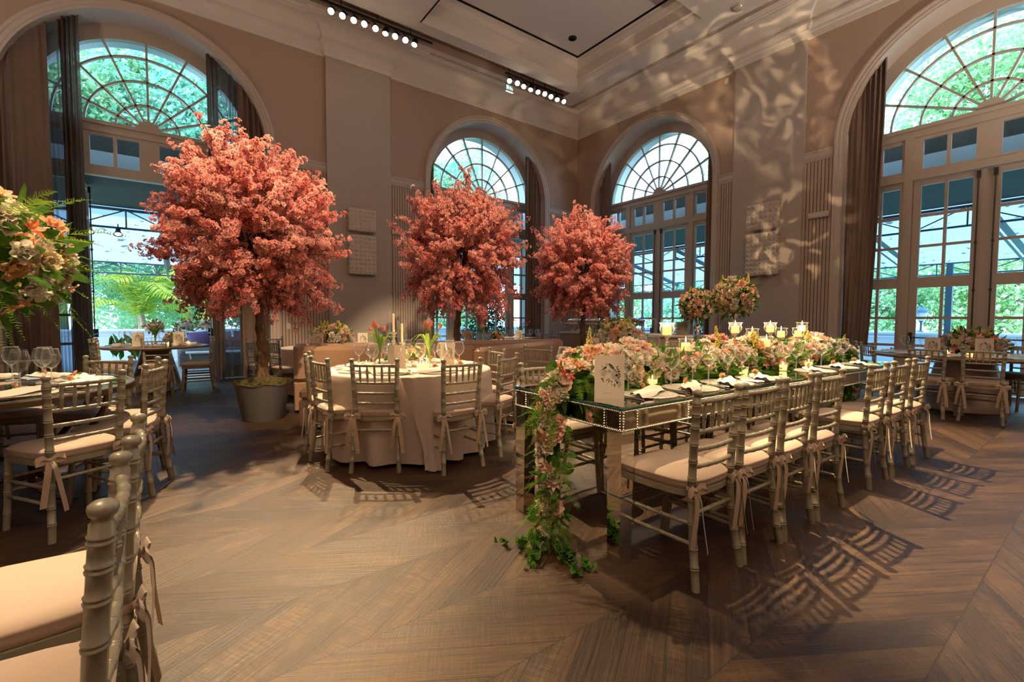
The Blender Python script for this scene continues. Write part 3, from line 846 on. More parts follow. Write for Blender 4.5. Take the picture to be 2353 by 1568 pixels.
G_ = 'chairs around the white clothed table with tulips'
for (x, y, f, n) in ((.985, 3.98, 6, 'seen edge-on nearest the grey planter tree'), (1.296, 3.56, 56, 'back to camera, just past the edge-on pair'), (1.88, 3.19, 93, 'back to camera, beside the twisted cloth corner'),
                     (2.5, 3.41, 117, 'angled, closest to the long mirrored table'), (2.9, 4.17, 172, 'half hidden behind the angled chair by the mirrored table'), (1.03, 4.58, -18, 'mostly hidden behind the edge-on chair')):
    chair(x, y, f, 'champagne chair at the tulip table, ' + n, G_)
G_ = 'chairs around the dark rimmed mirrored round table'
for (x, y, f, n) in ((-.39, 3.56, 122, 'back to camera before the glasses'), (-.09, 4.16, 164, 'side-on in front, its shadow on the bare floor'), (-.06, 4.58, 188, 'side-on and mostly hidden by the other side-on chair'),
                     (-.42, 5.12, 238, 'facing the camera beyond the table edge'), (-.98, 5.56, 262, 'facing the camera behind the wine glasses')):
    chair(x, y, f, 'champagne chair at the mirrored round table, ' + n, G_)
G_ = 'pair of chairs in the near corner'
chair(-.10, 1.21, 180, 'closest champagne chair of all, cropped by the frame, pale seat lit', G_)
chair(-.09, 1.74, 180, 'champagne chair just behind the closest cropped one, only its back posts showing', G_)
G_ = 'chairs around the table in the open doorway'
for (x, y, f, n) in ((-.17, 9.32, 90, 'back to camera under the red tulips'), (.57, 9.28, 180, 'pulled out, in profile beside the sheer curtain'), (.62, 9.75, 178, 'in profile, just behind the other profile chair'),
                     (-.92, 9.25, 20, 'angled, beside the heavy drape, front one of two'), (-.96, 9.85, 0, 'angled, beside the heavy drape, rear one of two')):
    chair(x, y, f, 'champagne chair at the garden doorway table, ' + n, G_)
G_ = 'chairs around the cone based table by the window'
for (x, y, f, n) in ((7.72, 1.53, -4, 'back to camera, nearer the long table'), (7.78, 1.03, 4, 'back to camera, farther from the long table'), (8.3, 2.32, -50, 'side-on just past the long table end'), (8.62, 2.55, -72, 'half hidden behind the side-on chair'), (9.75, .85, 152, 'on the window side, mostly hidden')):
    chair(x, y, f, 'champagne chair at the cone based window table, ' + n, G_)
G_ = 'chairs at the second clothed table behind the long table'
chair(3.58, 4.28, 22, 'champagne chair alone in front of the curved banquette, behind the garland end', G_)
chair(3.72, 3.70, 32, 'champagne chair behind the tall menu card, under the rounded bouquet', G_)
G_ = 'chairs at the clothed table behind the banquettes'
for (x, y, f, n) in ((1.02, 8.3, 12, 'edge-on beside the planter tree trunk'), (1.25, 7.7, 14, 'hidden by the planter tree trunk, seat showing'), (1.5, 9.2, -62, 'far one by the wainscot, back rails showing')):
    chair(x, y, f, 'champagne chair past the banquette end, ' + n, G_)
G_ = 'chairs beyond the banquettes under the arched window'
for (x, y, f, n) in ((4.25, 8.3, -35, 'beside the middle blossom tree trunk'), (5.75, 7.75, 60, 'in front of the farther tulips'), (6.05, 7.45, 75, 'second in front of the farther tulips'), (7.2, 8.0, 165, 'nearest the drape'), (7.75, 8.95, 200, 'alone against the corner wainscot')):
    chair(x, y, f, 'small distant champagne chair past the curved banquette, ' + n, G_)
chair(6.05, 3.3, 15, 'dark champagne chair back showing between candles, at the table beyond the long table', 'chairs beyond the long table')
chair(6.9, 4.65, -90, 'distant champagne chair below the stacked plates, beyond the long table candles', 'chairs beyond the long table')

# ------------------------------------------------------------------ tables
def lt(u, v, z=0.):
    """long table frame: u along, v across from the camera side"""
    a = math.radians(-1.0)
    return (1.745 + u * math.cos(a) - v * math.sin(a), 1.45 + u * math.sin(a) + v * math.cos(a), z)
TZ = .80
def mirrored_table(label, u0, ln=2.03, wd=.88):
    t = thing('mirrored_table', label, 'table', lt(u0, 0), math.radians(-1.0), 'long mirrored tables end to end')
    mb = MB(); mb.box(0, ln, 0, wd, TZ - .008, TZ); o = MB()
    mb.mi = 1; mb.box(-.004, ln + .004, -.004, wd + .004, TZ - .016, TZ - .008)
    mb.build('table_top', [M['mirror'], M['edge']], t, False)
    ap = MB()
    ap.box(.008, ln - .008, .008, wd - .008, TZ - .125, TZ - .016); ap.build('apron', M['amirror'], t, False)
    # beaded frames on the apron
    bd = MB()
    def beads(p0, p1, nrm):
        l = (Vector(p1) - Vector(p0)).length; n = int(l / .0125)
        for i in range(n):
            p = Vector(p0).lerp(Vector(p1), (i + .5) / n)
            bd.add([tuple(p + Vector(q) * .0058) for q in ((1, 0, 0), (0, 1, 0), (-1, 0, 0), (0, -1, 0), (0, 0, 1), (0, 0, -1))],
                   [(0, 1, 4), (1, 2, 4), (2, 3, 4), (3, 0, 4), (1, 0, 5), (2, 1, 5), (3, 2, 5), (0, 3, 5)])
    zt, zb = TZ - .024, TZ - .119
    sides = [((0, .0, 0), (ln, .0, 0)), ((0, wd, 0), (ln, wd, 0)), ((0, 0, 0), (0, wd, 0)), ((ln, 0, 0), (ln, wd, 0))]
    for a, b in sides:
        for z in (zt, zb):
            A, B = Vector(a) + Vector((0, 0, z)), Vector(b) + Vector((0, 0, z))
            beads(A, B, 0)
        l = (Vector(b) - Vector(a)).length; d = (Vector(b) - Vector(a)).normalized()
        cuts = [.012, .115] + [l * q for q in ((.5,) if l < 1.2 else (.27, .5, .73))] + [l - .115, l - .012]
        for s in cuts:
            p = Vector(a) + d * s; beads(p + Vector((0, 0, zb)), p + Vector((0, 0, zt)), 0)
        for (z0, z1) in ((zt - .004, zt + .006), (zb - .006, zb + .004)):
            x0, x1 = sorted((a[0], b[0])); y0, y1 = sorted((a[1], b[1])); e = .0005
            bd.box(x0 - e, x1 + e, y0 - e, y1 + e, z0, z1)
    bd.build('beaded_trim', M['bead'], t, False)
    st = MB()  # etched starbursts at the corners
    for (cx, cy, ax) in [(x, y, 'x') for x in (.064, ln - .064) for y in (-.002, wd + .002)] + [(x, y, 'y') for y in (.064, wd - .064) for x in (-.002, ln + .002)]:
        for i in range(12):
            a = 2 * PI * i / 12; r = .034 if i % 2 == 0 else .024; zc = TZ - .071
            w = .0016
            def Pp(rr, off):
                h, z = rr * math.cos(a) - off * math.sin(a), rr * math.sin(a) + off * math.cos(a)
                return (cx + h, cy, zc + z) if ax == 'x' else (cx, cy + h, zc + z)
            st.quad(Pp(.004, -w), Pp(r, -.0004), Pp(r, .0004), Pp(.004, w))
    st.build('etched_star', M['silver'], t, False)
    for x in (.0, ln):
        for y in (.0, wd):
            sx = 1 if x == 0 else -1; sy = 1 if y == 0 else -1
            lg = MB()
            for (z0, z1) in ((0, .345), (.352, TZ - .125)):
                def w_(z): return .083 + .012 * z / .675
                q = []
                for z in (z0, z1):
                    w = w_(z); e = .006
                    X_, Y_ = x + sx * e, y + sy * e
                    q.append([(X_, Y_, z), (X_ + sx * w, Y_, z), (X_ + sx * w, Y_ + sy * w, z), (X_, Y_ + sy * w, z)])
                lg.loft(q)
            lg.mi = 1
            w = w_(.35) - .002
            lg.box(min(x + sx * .007, x + sx * w), max(x + sx * .007, x + sx * w), min(y + sy * .007, y + sy * w), max(y + sy * .007, y + sy * w), .344, .353)
            lg.build('leg', [M['mirror'], M['edge']], t, False)
    return t
mirrored_table('mirrored console table with beaded apron, bearing the tall bird print menu card', 0.)
mirrored_table('mirrored console table continuing the row, its far end by the tall drape', 2.035, 2.1)

def cloth_mesh(R, z, drop, n=96, folds=13, seed=0, corner=None):
    r = random.Random(seed); mb = MB(); rows = []
    ph = [r.uniform(0, 6.28) for _ in range(4)]
    prof = [(0.02, 0), (.5 * R, 0), (R - .03, 0), (R - .006, -.004), (R + .004, -.02)] + [(R + .006, -.02 - drop * k / 12) for k in range(1, 13)]
    for (rad, dz) in prof:
        row = []
        t = max(0., (-dz - .02) / max(drop, 1e-6))
        for k in range(n + 1):
            a = 2 * PI * k / n
            w = math.sin(folds * a + ph[0] + 1.2 * math.sin(2 * a + ph[1])) * .5 + math.sin((folds * 1.6) * a + ph[2]) * .25
            if k == n: w = math.sin(ph[0] + 1.2 * math.sin(ph[1])) * .5 + math.sin(ph[2]) * .25 if False else w
            rr = rad + t * (.085 * w + .01) - t * .02 + .012 * math.sin(5 * a + seed) * t
            row.append((rr * math.cos(a), rr * math.sin(a), max(z + dz, .012 + .004 * (k % 3))))
        row[-1] = row[0]
        rows.append(row)
    mb.grid(rows)
    return mb
def round_table(label, x, y, R, clothlabel, seed=1, group='round tables under pale cloths'):
    t = thing('round_table', label, 'table', (x, y, 0), 0, group)
    MB().lathe([(.0, .725), (R - .02, .725), (R - .015, .74), (0., .74)], 40).build('table_top', M['woodrim'], t)
    for k in range(4):
        a = PI / 4 + k * PI / 2
        MB().tube([(.5 * R * math.cos(a), .5 * R * math.sin(a), .72), (.62 * R * math.cos(a), .62 * R * math.sin(a), 0)], .018, 8).build('leg', M['dark'], t)
    c = cloth_mesh(R, .757, .70, seed=seed).build('tablecloth', M['cloth'], None, True, 180, (x, y, 0))
    set_props(c, clothlabel, 'tablecloth', 'pale tablecloths')
    return c
wc = round_table('round table hidden under the large pale cloth in front of the banquette', 1.87, 4.17, .78, 'large pale tablecloth with one twisted corner reaching the floor, under the coral tulips', 3)
# the long twisted corner of the cloth
mb = MB(); rows = []
for j in range(15):
    t = j / 14; row = []
    cx, cy = -.22 + .03 * t, -.79 - .09 * t + .03 * math.sin(3 * t); wd = .17 * (1 - t) ** 1.2 + .05 + .03 * max(0, t - .8) * 5
    for i in range(11):
        s = i / 10 * 2 - 1
        row.append((cx + wd * s * .9, cy - .05 * (1 - s * s) - .018 * math.sin(7 * s + 4 * t) - .02 * s, .745 * (1 - t) ** .95 + .014 + .004 * (i % 2)))
    rows.append(row)
mb.grid(rows); o = mb.build('cloth_corner', M['cloth'], wc, True, 180)
round_table('round table hidden under a pale cloth beyond the banquette end', 2.25, 8.1, .85, 'pale tablecloth showing between the planter tree and the banquette end', 4)
round_table('round table under a pale cloth near the middle blossom tree trunk', 5.0, 7.9, .75, 'pale tablecloth just seen beyond the banquette, under the nearer distant tulips', 5)
round_table('round table under a pale cloth by the corner window drape', 6.5, 8.4, .75, 'pale tablecloth just seen beyond the banquette, under the farther distant tulips', 6)
round_table('round table under a pale cloth behind the long mirrored table', 4.7, 4.0, .80, 'pale tablecloth behind the garland, under the low rounded bouquet with menu', 7)
round_table('round table under a pale cloth between the long table and the buffet', 6.95, 3.75, .80, 'pale tablecloth beyond the candles, under the tallest pedestal bouquet', 8)

# mirrored round table with dark rim and curved legs
LX, LY, LR = -1.15, 4.42, .93
t = thing('mirrored_round_table', 'round mirror topped table with dark bronze rim and curved legs beside the drape', 'table', (LX, LY, 0))
MB().lathe([(0, .755), (LR - .03, .755), (LR - .03, .762), (0, .762)], 64).build('mirror_top', M['mirror'], t)
MB().lathe([(LR - .035, .765), (LR, .765), (LR + .006, .758), (LR + .006, .725), (LR - .035, .725), (LR - .035, .765)], 64, cap=False).build('table_rim', M['bronze'], t)
for k in range(6):
    a = math.radians(-80 + 60 * k); ca, sa = math.cos(a), math.sin(a)
    P = crom([(ca * .86, sa * .86, .73), (ca * .80, sa * .80, .55), (ca * .55, sa * .55, .28), (ca * .42, sa * .42, .17), (ca * .50, sa * .50, .06), (ca * .66, sa * .66, .0)], 18)
    MB().tube(P, [.02] * 18, 6).build('leg', M['bronze'], t)
MB().tube([(.44 * math.cos(2 * PI * k / 32), .44 * math.sin(2 * PI * k / 32), .20) for k in range(33)], .018, 6).build('ring_brace', M['bronze'], t)

def cone_table(label, x, y, R, rb, rt, rim='woodrim'):
    t = thing('pedestal_table', label, 'table', (x, y, 0), 0, 'tables on metal cone pedestals')
    MB().lathe([(0, .718), (R - .05, .718), (R, .735), (R + .004, .748), (R - .004, .76), (0, .762)], 56).build('table_top', M[rim], t)
    MB().lathe([(rb, 0), (rb, .012), (rb - .03, .1), (rt, .718)], 40).build('cone_base', M['cone'], t)
cone_table('round wood rimmed table on a metal cone standing in the open garden doorway', -.2, 10.0, .76, .38, .20)
cone_table('large round table on a wide metal cone beside the sunlit window doors', 8.95, 1.36, 1.08, .46, .30)

# ------------------------------------------------------------------ banquettes
def frame_at(x, y, a):
    return Matrix.Translation((x, y, 0)) @ Matrix.Rotation(math.radians(a), 4, 'Z')
def banquette(label, x, y, a, ln, seat=True, h=.885, th=.16):
    t = thing('banquette', label, 'bench', (x, y, 0), math.radians(a), 'brown leather banquettes')
    MB().box(0, ln, 0, th, .03, .40, bev=.012).box(0, ln, 0, th, .405, h, bev=.045).build('backrest', M['leather'], t)
    if seat:
        MB().box(.0, ln, -.56, 0., .03, .32, bev=.012).build('seat_base', M['leather'], t)
        n = max(1, int(round(ln / 1.0)))
        for i in range(n):
            MB().box(ln * i / n + .004, ln * (i + 1) / n - .004, -.58, -.0, .325, .45, bev=.035).build('seat_cushion', M['leather'], t)
    return t
banquette('brown leather banquette facing the pale clothed tulip table, rounded top corner', 1.37, 5.96, -26, 2.03)
banquette('tall brown leather back panel running behind both benches, end panel beside the planter', 1.27, 6.40, -9.5, 4.15, False, .90, .22)
banquette('brown leather banquette angled behind the half hidden chairs, facing the low rounded bouquet', 3.0, 4.62, 24, 2.2)

# ------------------------------------------------------------------ buffet
t = thing('buffet_counter', 'plain tan buffet counter in front of the smallest blossom tree window', 'counter', (7.5, 4.75, 0))
MB().box(0, .72, 0, 3.4, .0, .90, bev=.01).build('counter_body', M['leather'], t)
MB().box(-.02, .74, -.02, 3.42, .90, .95, bev=.008).build('counter_top', M['trim'], t)
# ------------------------------------------------------------------ flower meshes (unit size, opening towards +Z)
def petal(mb, ang, Ln, Wd, e0, e1, r0=.02, z0=0., nL=4, nW=4, cup=.25, ruf=0., tip=.8, rnd=None):
    """strip of petal: elevation goes e0..e1 degrees along its length"""
    rnd = rnd or rng
    r, z = r0, z0; rows = []
    ph = rnd.uniform(0, 6)
    for i in range(nL + 1):
        t = i / nL
        e = math.radians(e0 + (e1 - e0) * t)
        if i: r += math.cos(e) * Ln / nL; z += math.sin(e) * Ln / nL
        w = Wd * max(.06, math.sin(PI * (.12 + (.88 - .12 * (1 - tip)) * t * tip + .0)) ** .75) if t < 1 else Wd * (.55 if tip < .9 else .12)
        row = []
        for j in range(nW + 1):
            s = j / nW * 2 - 1
            c = cup * Wd * s * s * (.4 + .6 * t)
            # curl the sides towards the flower axis
            x = r - c * math.sin(e) + ruf * math.sin(9 * s + ph) * t * .06
            zz = z + c * math.cos(e) + ruf * math.sin(7 * s + ph + 2) * t * .1
            y = w * s * .5
            row.append((x * math.cos(ang) - y * math.sin(ang), x * math.sin(ang) + y * math.cos(ang), zz))
        rows.append(row)
    mb.grid(rows)
def fl_rose(col, seed=0, opened=1.):
    r = random.Random(seed); mb = MB()
    for (n, Ln, Wd, e0, e1, r0, off) in ((2, .75, .5, 92, 120, .05, 0), (3, .85, .72, 84, 112, .12, .5), (4, .9, .85, 72, 92, .18, .2), (5, 1.0, .95, 52, 62 - 10 * opened, .22, .7), (6, 1.05, 1.0, 30, 25 - 25 * opened, .22, .1)):
        for k in range(n): petal(mb, 2 * PI * k / n + off + r.uniform(-.15, .15), Ln * r.uniform(.92, 1.05), Wd, e0, e1, r0, -.45, 4, 4, .38, .25, .8, r)
    mb.mi = 1
    for k in range(5): petal(mb, 2 * PI * k / 5, .6, .2, -10, -40, .05, -.5, 2, 2, .1, 0, 1., r)
    return mb.mesh('rose_bloom', [PET[col], M['green']], True, 180)
def fl_ruffle(col, seed=0):
    r = random.Random(seed); mb = MB()
    for (n, Ln, Wd, e0, e1, r0) in ((4, .6, .55, 88, 105, .05), (6, .8, .8, 66, 72, .1), (7, .95, 1.0, 45, 30, .12), (7, 1.05, 1.1, 22, -5, .12)):
        for k in range(n): petal(mb, 2 * PI * k / n + r.uniform(-.2, .2), Ln, Wd, e0, e1, r0, -.35, 5, 6, .25, .7, .8, r)
    mb.mi = 1; mb.lathe([(.0, -.35), (.09, -.3), (.07, -.05), (0, .05)], 6)
    return mb.mesh('lisianthus_bloom', [PET[col], PET['yellow']], True, 180)
def fl_carnation(col, seed=0):
    r = random.Random(seed); mb = MB()
    for ring_, n, e in ((0, 6, 85), (1, 9, 62), (2, 11, 38), (3, 11, 12)):
        for k in range(n): petal(mb, 2 * PI * k / n + r.uniform(-.3, .3), .85 + .1 * r.random(), .5, e, e + r.uniform(-15, 20), .04, -.3, 3, 4, .1, 1.8, .8, r)
    return mb.mesh('carnation_bloom', [PET[col]], True, 180)
def fl_orchid(col, seed=0):
    r = random.Random(seed); mb = MB()
    for a, Ln, Wd in ((90, .95, .62), (210, .95, .6), (330, .95, .6), (5, 1.05, 1.05), (175, 1.05, 1.05)):
        petal(mb, math.radians(a), Ln, Wd, 20, -8, .03, 0., 4, 4, -.12, .1, .82, r)
    mb.mi = 1
    for a in (230, 270, 310): petal(mb, math.radians(a), .38, .2, 55, 20, .0, .02, 3, 2, .4, 0, .8, r)
    return mb.mesh('orchid_bloom', [PET[col], PET['yellow']], True, 180)
def fl_lily(col, col2, seed=0):
    r = random.Random(seed); mb = MB()
    for k in range(6):
        mb.mi = 0 if k % 2 else 1
        petal(mb, 2 * PI * k / 6 + r.uniform(-.1, .1), 1.15, .52, 62, 5, .04, -.35, 5, 3, .35, .2, .97, r)
    mb.mi = 2
    for k in range(4):
        a = r.uniform(0, 6.28); mb.tube([(0, 0, -.3), (.1 * math.cos(a), .1 * math.sin(a), .2), (.25 * math.cos(a), .25 * math.sin(a), .38)], [.018, .014, .03], 4)
    return mb.mesh('alstroemeria_bloom', [PET[col], PET[col2], PET['yellow']], True, 180)
def fl_tulip(col, seed=0):
    r = random.Random(seed); mb = MB()
    for k in range(6):
        petal(mb, 2 * PI * k / 6 + .1, 1.75, .88, 38 if k % 2 else 34, 128 if k % 2 else 122, .05, -.85, 7, 4, .3, 0, .93, r)
    return mb.mesh('tulip_bloom', [PET[col]], True, 180)
def fl_snap(seed=0):
    r = random.Random(seed); mb = MB(); mb.tube([(0, 0, -1.2), (.02, 0, 0), (0, .03, 1.)], [.05, .04, .015], 5)
    mb.mi = 1
    for k in range(26):
        t = k / 26; a = k * 2.4; rr = .2 * (1 - t) + .05; z = -.5 + 1.45 * t; q = .11 * (1 - .6 * t) + .02
        c = (rr * math.cos(a), rr * math.sin(a), z)
        mb.lathe([(0, -q), (q * .8, -q * .3), (q * .75, q * .4), (0, q)], 5, c)
    return mb.mesh('snapdragon_spike', [M['stem'], PET['yellow']], True, 180)
FL = {}
for i, c in enumerate(('white', 'cream', 'blush', 'peach')): FL['rose_' + c] = fl_rose(c, 3 + i, .6 + .4 * (i % 2))
FL['rose_pink'] = fl_rose('pink', 9, .8)
for c in ('white', 'blush', 'cream'): FL['lisianthus_' + c] = fl_ruffle(c, 21)
for c in ('pink', 'blush', 'white'): FL['carnation_' + c] = fl_carnation(c, 31)
FL['orchid_white'] = fl_orchid('white', 41)
FL['alstroemeria_pink'] = fl_lily('pink', 'blush', 51); FL['alstroemeria_coral'] = fl_lily('coral', 'peach', 52); FL['alstroemeria_red'] = fl_lily('red', 'pink', 53); FL['alstroemeria_blush'] = fl_lily('blush', 'white', 54); FL['alstroemeria_peach'] = fl_lily('peach', 'blush', 55)
FL['tulip'] = fl_tulip('tulip'); FL['tulipred'] = fl_tulip('tulipred', 2)
FL['snapdragon'] = fl_snap(1)

def normal_rot(n, spin=0.):
    q = Vector((0, 0, 1)).rotation_difference(Vector(n).normalized())
    return (q @ Matrix.Rotation(spin, 3, 'Z').to_quaternion()).to_euler()

def leaves_mesh(name, pts, nrm, size, mat, r, long=2.6, bend=.3, aligned=False):
    """folded leaves at points, pointing roughly along normals"""
    V = []; F = []
    for p, n in zip(pts, nrm):
        n = Vector(n).normalized()
        d = (n + Vector((r.uniform(-1, 1), r.uniform(-1, 1), r.uniform(-.6, .6))) * (.25 if aligned else .85)).normalized()
        s = d.cross(Vector((r.uniform(-1, 1), r.uniform(-1, 1), r.uniform(-1, 1)))).normalized(); u = d.cross(s)
        L_ = size * r.uniform(.7, 1.3); w = L_ / long
        p = Vector(p); b = len(V)
        q = [p, p + d * L_ * .4 + s * w * .5 + u * w * .15, p + d * L_ * .42, p + d * L_ * .4 - s * w * .5 + u * w * .15, p + d * L_ * (1.) - u * L_ * bend * .5, p + d * L_ * .75 + s * w * .36 - u * L_ * bend * .15, p + d * L_ * .75 - s * w * .36 - u * L_ * bend * .15, p + d * L_ * .78 - u * L_ * bend * .22]
        V += [tuple(x) for x in q]
        F += [(b, b + 1, b + 2), (b, b + 2, b + 3), (b + 1, b + 5, b + 7, b + 2), (b + 2, b + 7, b + 6, b + 3), (b + 5, b + 4, b + 7), (b + 7, b + 4, b + 6)]
    me = bpy.data.meshes.new(name); me.from_pydata(V, [], F); me.materials.append(mat); me.update(); return me
def fern_mesh(name, starts, dirs, ln, mat, r):
    V = []; F = []
    for p, d in zip(starts, dirs):
        d = Vector(d).normalized(); p = Vector(p); L_ = ln * r.uniform(.6, 1.15)
        side = d.cross(Vector((r.uniform(-.4, .4), r.uniform(-.4, .4), 1))).normalized()
        g = Vector((0, 0, -1)); n = 26
        prev = None
        for i in range(n):
            t = i / n
            c = p + d * L_ * t + g * L_ * .35 * t * t
            w = L_ * .26 * (1 - t) ** .8 * min(1, t * 6 + .2)
            for sgn in (-1, 1):
                b = len(V); e = c + side * sgn * w + d * w * .45 + Vector((r.uniform(-1, 1), r.uniform(-1, 1), r.uniform(-1, 1))) * w * .25
                V += [tuple(c), tuple(c + d * L_ * .018), tuple(e), ]
                F.append((b, b + 1, b + 2))
                m2 = c.lerp(e, .5); b = len(V)
                V += [tuple(m2), tuple(m2 + d * L_ * .012), tuple(m2 + d * w * .5 + side * sgn * w * .1 + g * w * .2)]; F.append((b, b + 1, b + 2))
    me = bpy.data.meshes.new(name); me.from_pydata(V, [], F); me.materials.append(mat); me.update(); return me

def put_flowers(root, sites, mix, size, r, cap=100):
    """sites: (point, normal); each bloom is a part, kinds capped at CAP"""
    cnt = {}
    keys = list(mix); wts = [mix[k] for k in keys]
    for p, n in sites:
        for _ in range(6):
            k = r.choices(keys, wts)[0]; kind = k.split('_')[0]
            if cnt.get(kind, 0) < cap: break
        else: continue
        cnt[kind] = cnt.get(kind, 0) + 1
        sc = size * r.uniform(.82, 1.18) * {'rose': 1., 'lisianthus': 1.05, 'carnation': .95, 'orchid': 1.2, 'alstroemeria': 1.0, 'snapdragon': 1.9}.get(kind, 1.)
        nn = Vector(n).normalized() + Vector((r.uniform(-.3, .3), r.uniform(-.3, .3), r.uniform(-.3, .3)))
        if kind == 'snapdragon': nn = Vector((nn.x * .4, nn.y * .4, 1.)); p = Vector(p) + Vector((0, 0, size * 1.2))
        add_copy(FL[k], kind, root, tuple(p), normal_rot(nn, r.uniform(0, 6.28)), sc)

def ellipsoid_sites(n, rad, r, zmin=-1., jitter=.12, c=(0, 0, 0)):
    out = []
    m = int(n / ((1 - zmin) / 2)) if zmin > -1 else n
    for i in range(m):
        z = 1 - 2 * (i + .5) / m
        if z < zmin: break
        q = math.sqrt(1 - z * z); a = i * 2.399963 + r.uniform(-.2, .2)
        d = Vector((q * math.cos(a), q * math.sin(a), z)); k = 1 + r.uniform(-jitter, jitter)
        out.append((Vector((c[0] + d.x * rad[0] * k, c[1] + d.y * rad[1] * k, c[2] + d.z * rad[2] * k)), Vector((d.x / rad[0], d.y / rad[1], d.z / rad[2]))))
    return out
WARM = {'rose_blush': 4, 'rose_peach': 3, 'rose_white': 3, 'rose_cream': 3, 'alstroemeria_peach': 3, 'alstroemeria_pink': 2, 'alstroemeria_coral': 1.2, 'carnation_blush': 2, 'lisianthus_blush': 1}
GARL = {'rose_white': 4, 'rose_blush': 2.4, 'rose_peach': 1.2, 'rose_cream': 1.8, 'lisianthus_white': 4, 'lisianthus_blush': 1.8, 'orchid_white': 3.2, 'alstroemeria_pink': 2.0, 'alstroemeria_coral': 1.2, 'alstroemeria_red': 1.5, 'alstroemeria_blush': 1.6, 'carnation_pink': 1.3, 'carnation_white': 1., 'snapdragon': .9}
def bouquet(name, label, loc, rad, n, mix, size, seed, zmin=-.35, cat='flower arrangement', group=None, fern=10, gl=150, spike=4):
    r = random.Random(seed)
    t = thing(name, label, cat, loc, 0, group)
    put_flowers(t, ellipsoid_sites(n, rad, r, zmin), mix, size, r)
    gs = ellipsoid_sites(gl, tuple(q * .86 for q in rad), r, zmin - .15, .2)
    g = obj('greenery', leaves_mesh('greenery', [p for p, _ in gs], [m for _, m in gs], size * 2.1, M['green'], r), t); g['kind'] = 'stuff'
    if fern:
        fs = ellipsoid_sites(fern, tuple(q * .8 for q in rad), r, zmin, .1)
        f = obj('fern_frond', fern_mesh('fern_frond', [p for p, _ in fs], [m for _, m in fs], max(rad) * .75, M['fern'], r), t); f['kind'] = 'stuff'
    for k in range(spike):
        a = r.uniform(0, 6.28); add_copy(FL['snapdragon'], 'snapdragon', t, (rad[0] * .6 * math.cos(a), rad[1] * .6 * math.sin(a), rad[2] * .95), (r.uniform(-.3, .3), r.uniform(-.3, .3), 0), size * 2.)
    mb = MB(); mb.lathe([(0, -rad[2] * .7), (rad[0] * .55, -rad[2] * .45), (rad[0] * .78, 0), (rad[0] * .6, rad[2] * .55), (0, rad[2] * .75)], 14); mb.build('leafy_core', M['green'], t)
    return t

# ------------------------------------------------------------------ glassware and table settings
def glass_proto():
    t = thing('wine_glass', 'glass', 'wine glass', (0, 0, 0))
    g = MB(); g.lathe([(.004, .112), (.020, .119), (.040, .145), (.0505, .175), (.051, .192), (.045, .22), (.0385, .245)], 20, cap=False)
    g.mi = 1; g.tube([(.0385 * math.cos(2 * PI * k / 24), .0385 * math.sin(2 * PI * k / 24), .245) for k in range(25)], .0011, 5, cap=False)
    g.build('bowl', [M['glass'], M['glassrim']], t, True, 180)
    MB().lathe([(.0055, .006), (.0042, .02), (.0040, .092), (.0055, .107), (.012, .116)], 8, cap=False).build('stem', M['glassrim'], t, True, 180)
    MB().lathe([(.037, .0), (.037, .0025), (.012, .005), (.0055, .009)], 20).build('foot', M['glassrim'], t, True, 180)
    return t
GL = glass_proto()
ORD = ['first', 'second', 'third', 'fourth', 'fifth', 'sixth', 'seventh', 'eighth', 'ninth', 'tenth', 'eleventh', 'twelfth', 'thirteenth', 'fourteenth', 'fifteenth', 'sixteenth', 'seventeenth', 'eighteenth', 'nineteenth', 'twentieth']
def sx(p):
    d = Vector(p) - co.matrix_world.translation
    return d.dot(_r) / max(.01, d.dot(_f))
def row_of(proto, desc, where, pts, group, z, scale=None, rz=None):
    pts = sorted(pts, key=lambda p: sx((p[0], p[1], z)))
    for i, p in enumerate(pts):
        place(proto, USED, (p[0], p[1], z), rng.uniform(0, 6) if rz is None else (p[2] if len(p) > 2 else rz),
              '%s, %s from the garden door side %s' % (desc, ORD[i] if i < len(pts) - 1 or len(pts) < 3 else 'last', where), group, scale)
def charger_proto():
    t = thing('charger_plate', 'plate', 'plate')
    MB().lathe([(0, .001), (.10, .001), (.115, .002), (.165, .006), (.168, .008), (.163, .009), (.112, .006), (.10, .005), (0, .005)], 36).build('crystal_plate', M['crystal'], t)
    return t
CHG = charger_proto()
def napkin_proto():
    mb = MB(); rows = []
    for i in range(13):
        row = []
        for j in range(9):
            s, q = i / 12 * 2 - 1, j / 8 * 2 - 1
            x = s * .165 + .02 * q; y = q * (.062 - .012 * abs(s)) + .012 * math.sin(3 * s)
            z = .012 + .026 * (1 - q * q) * (1 - .35 * s * s) + .007 * math.sin(6 * q + 2 * s)
            row.append((x, y, max(.010, z)))
        rows.append(row)
    mb.grid(rows)
    o = mb.build('napkin', M['napkin'], None, True, 180); set_props(o, 'napkin', 'napkin'); return o
NAP = napkin_proto()
def bud_proto():
    t = thing('rosebud', 'bud', 'flower')
    add_copy(FL['rose_peach'], 'bloom', t, (0, 0, .016), (1.2, 0, 0), .019)
    r = random.Random(3); obj('leaf', leaves_mesh('bud_leaf', [(0, .015, .01)] * 3, [(0, 1, .1), (.7, .8, .1), (-.7, .8, .1)], .035, M['green'], r, aligned=True), t)
    return t
BUD = bud_proto()
def fork_proto():
    t = thing('fork', 'fork', 'cutlery')
    MB().tube(crom([(0, -.1, .005), (0, -.03, .007), (0, .05, .004)], 8), [.0045, .004, .003, .0025, .0025, .0025, .003, .005], 6).build('handle', M['silver'], t)
    mb = MB(); mb.box(-.011, .011, .048, .062, .002, .005)
    for x in (-.009, -.003, .003, .009): mb.box(x - .0017, x + .0017, .06, .1, .002, .0045)
    mb.build('tine', M['silver'], t)
    return t
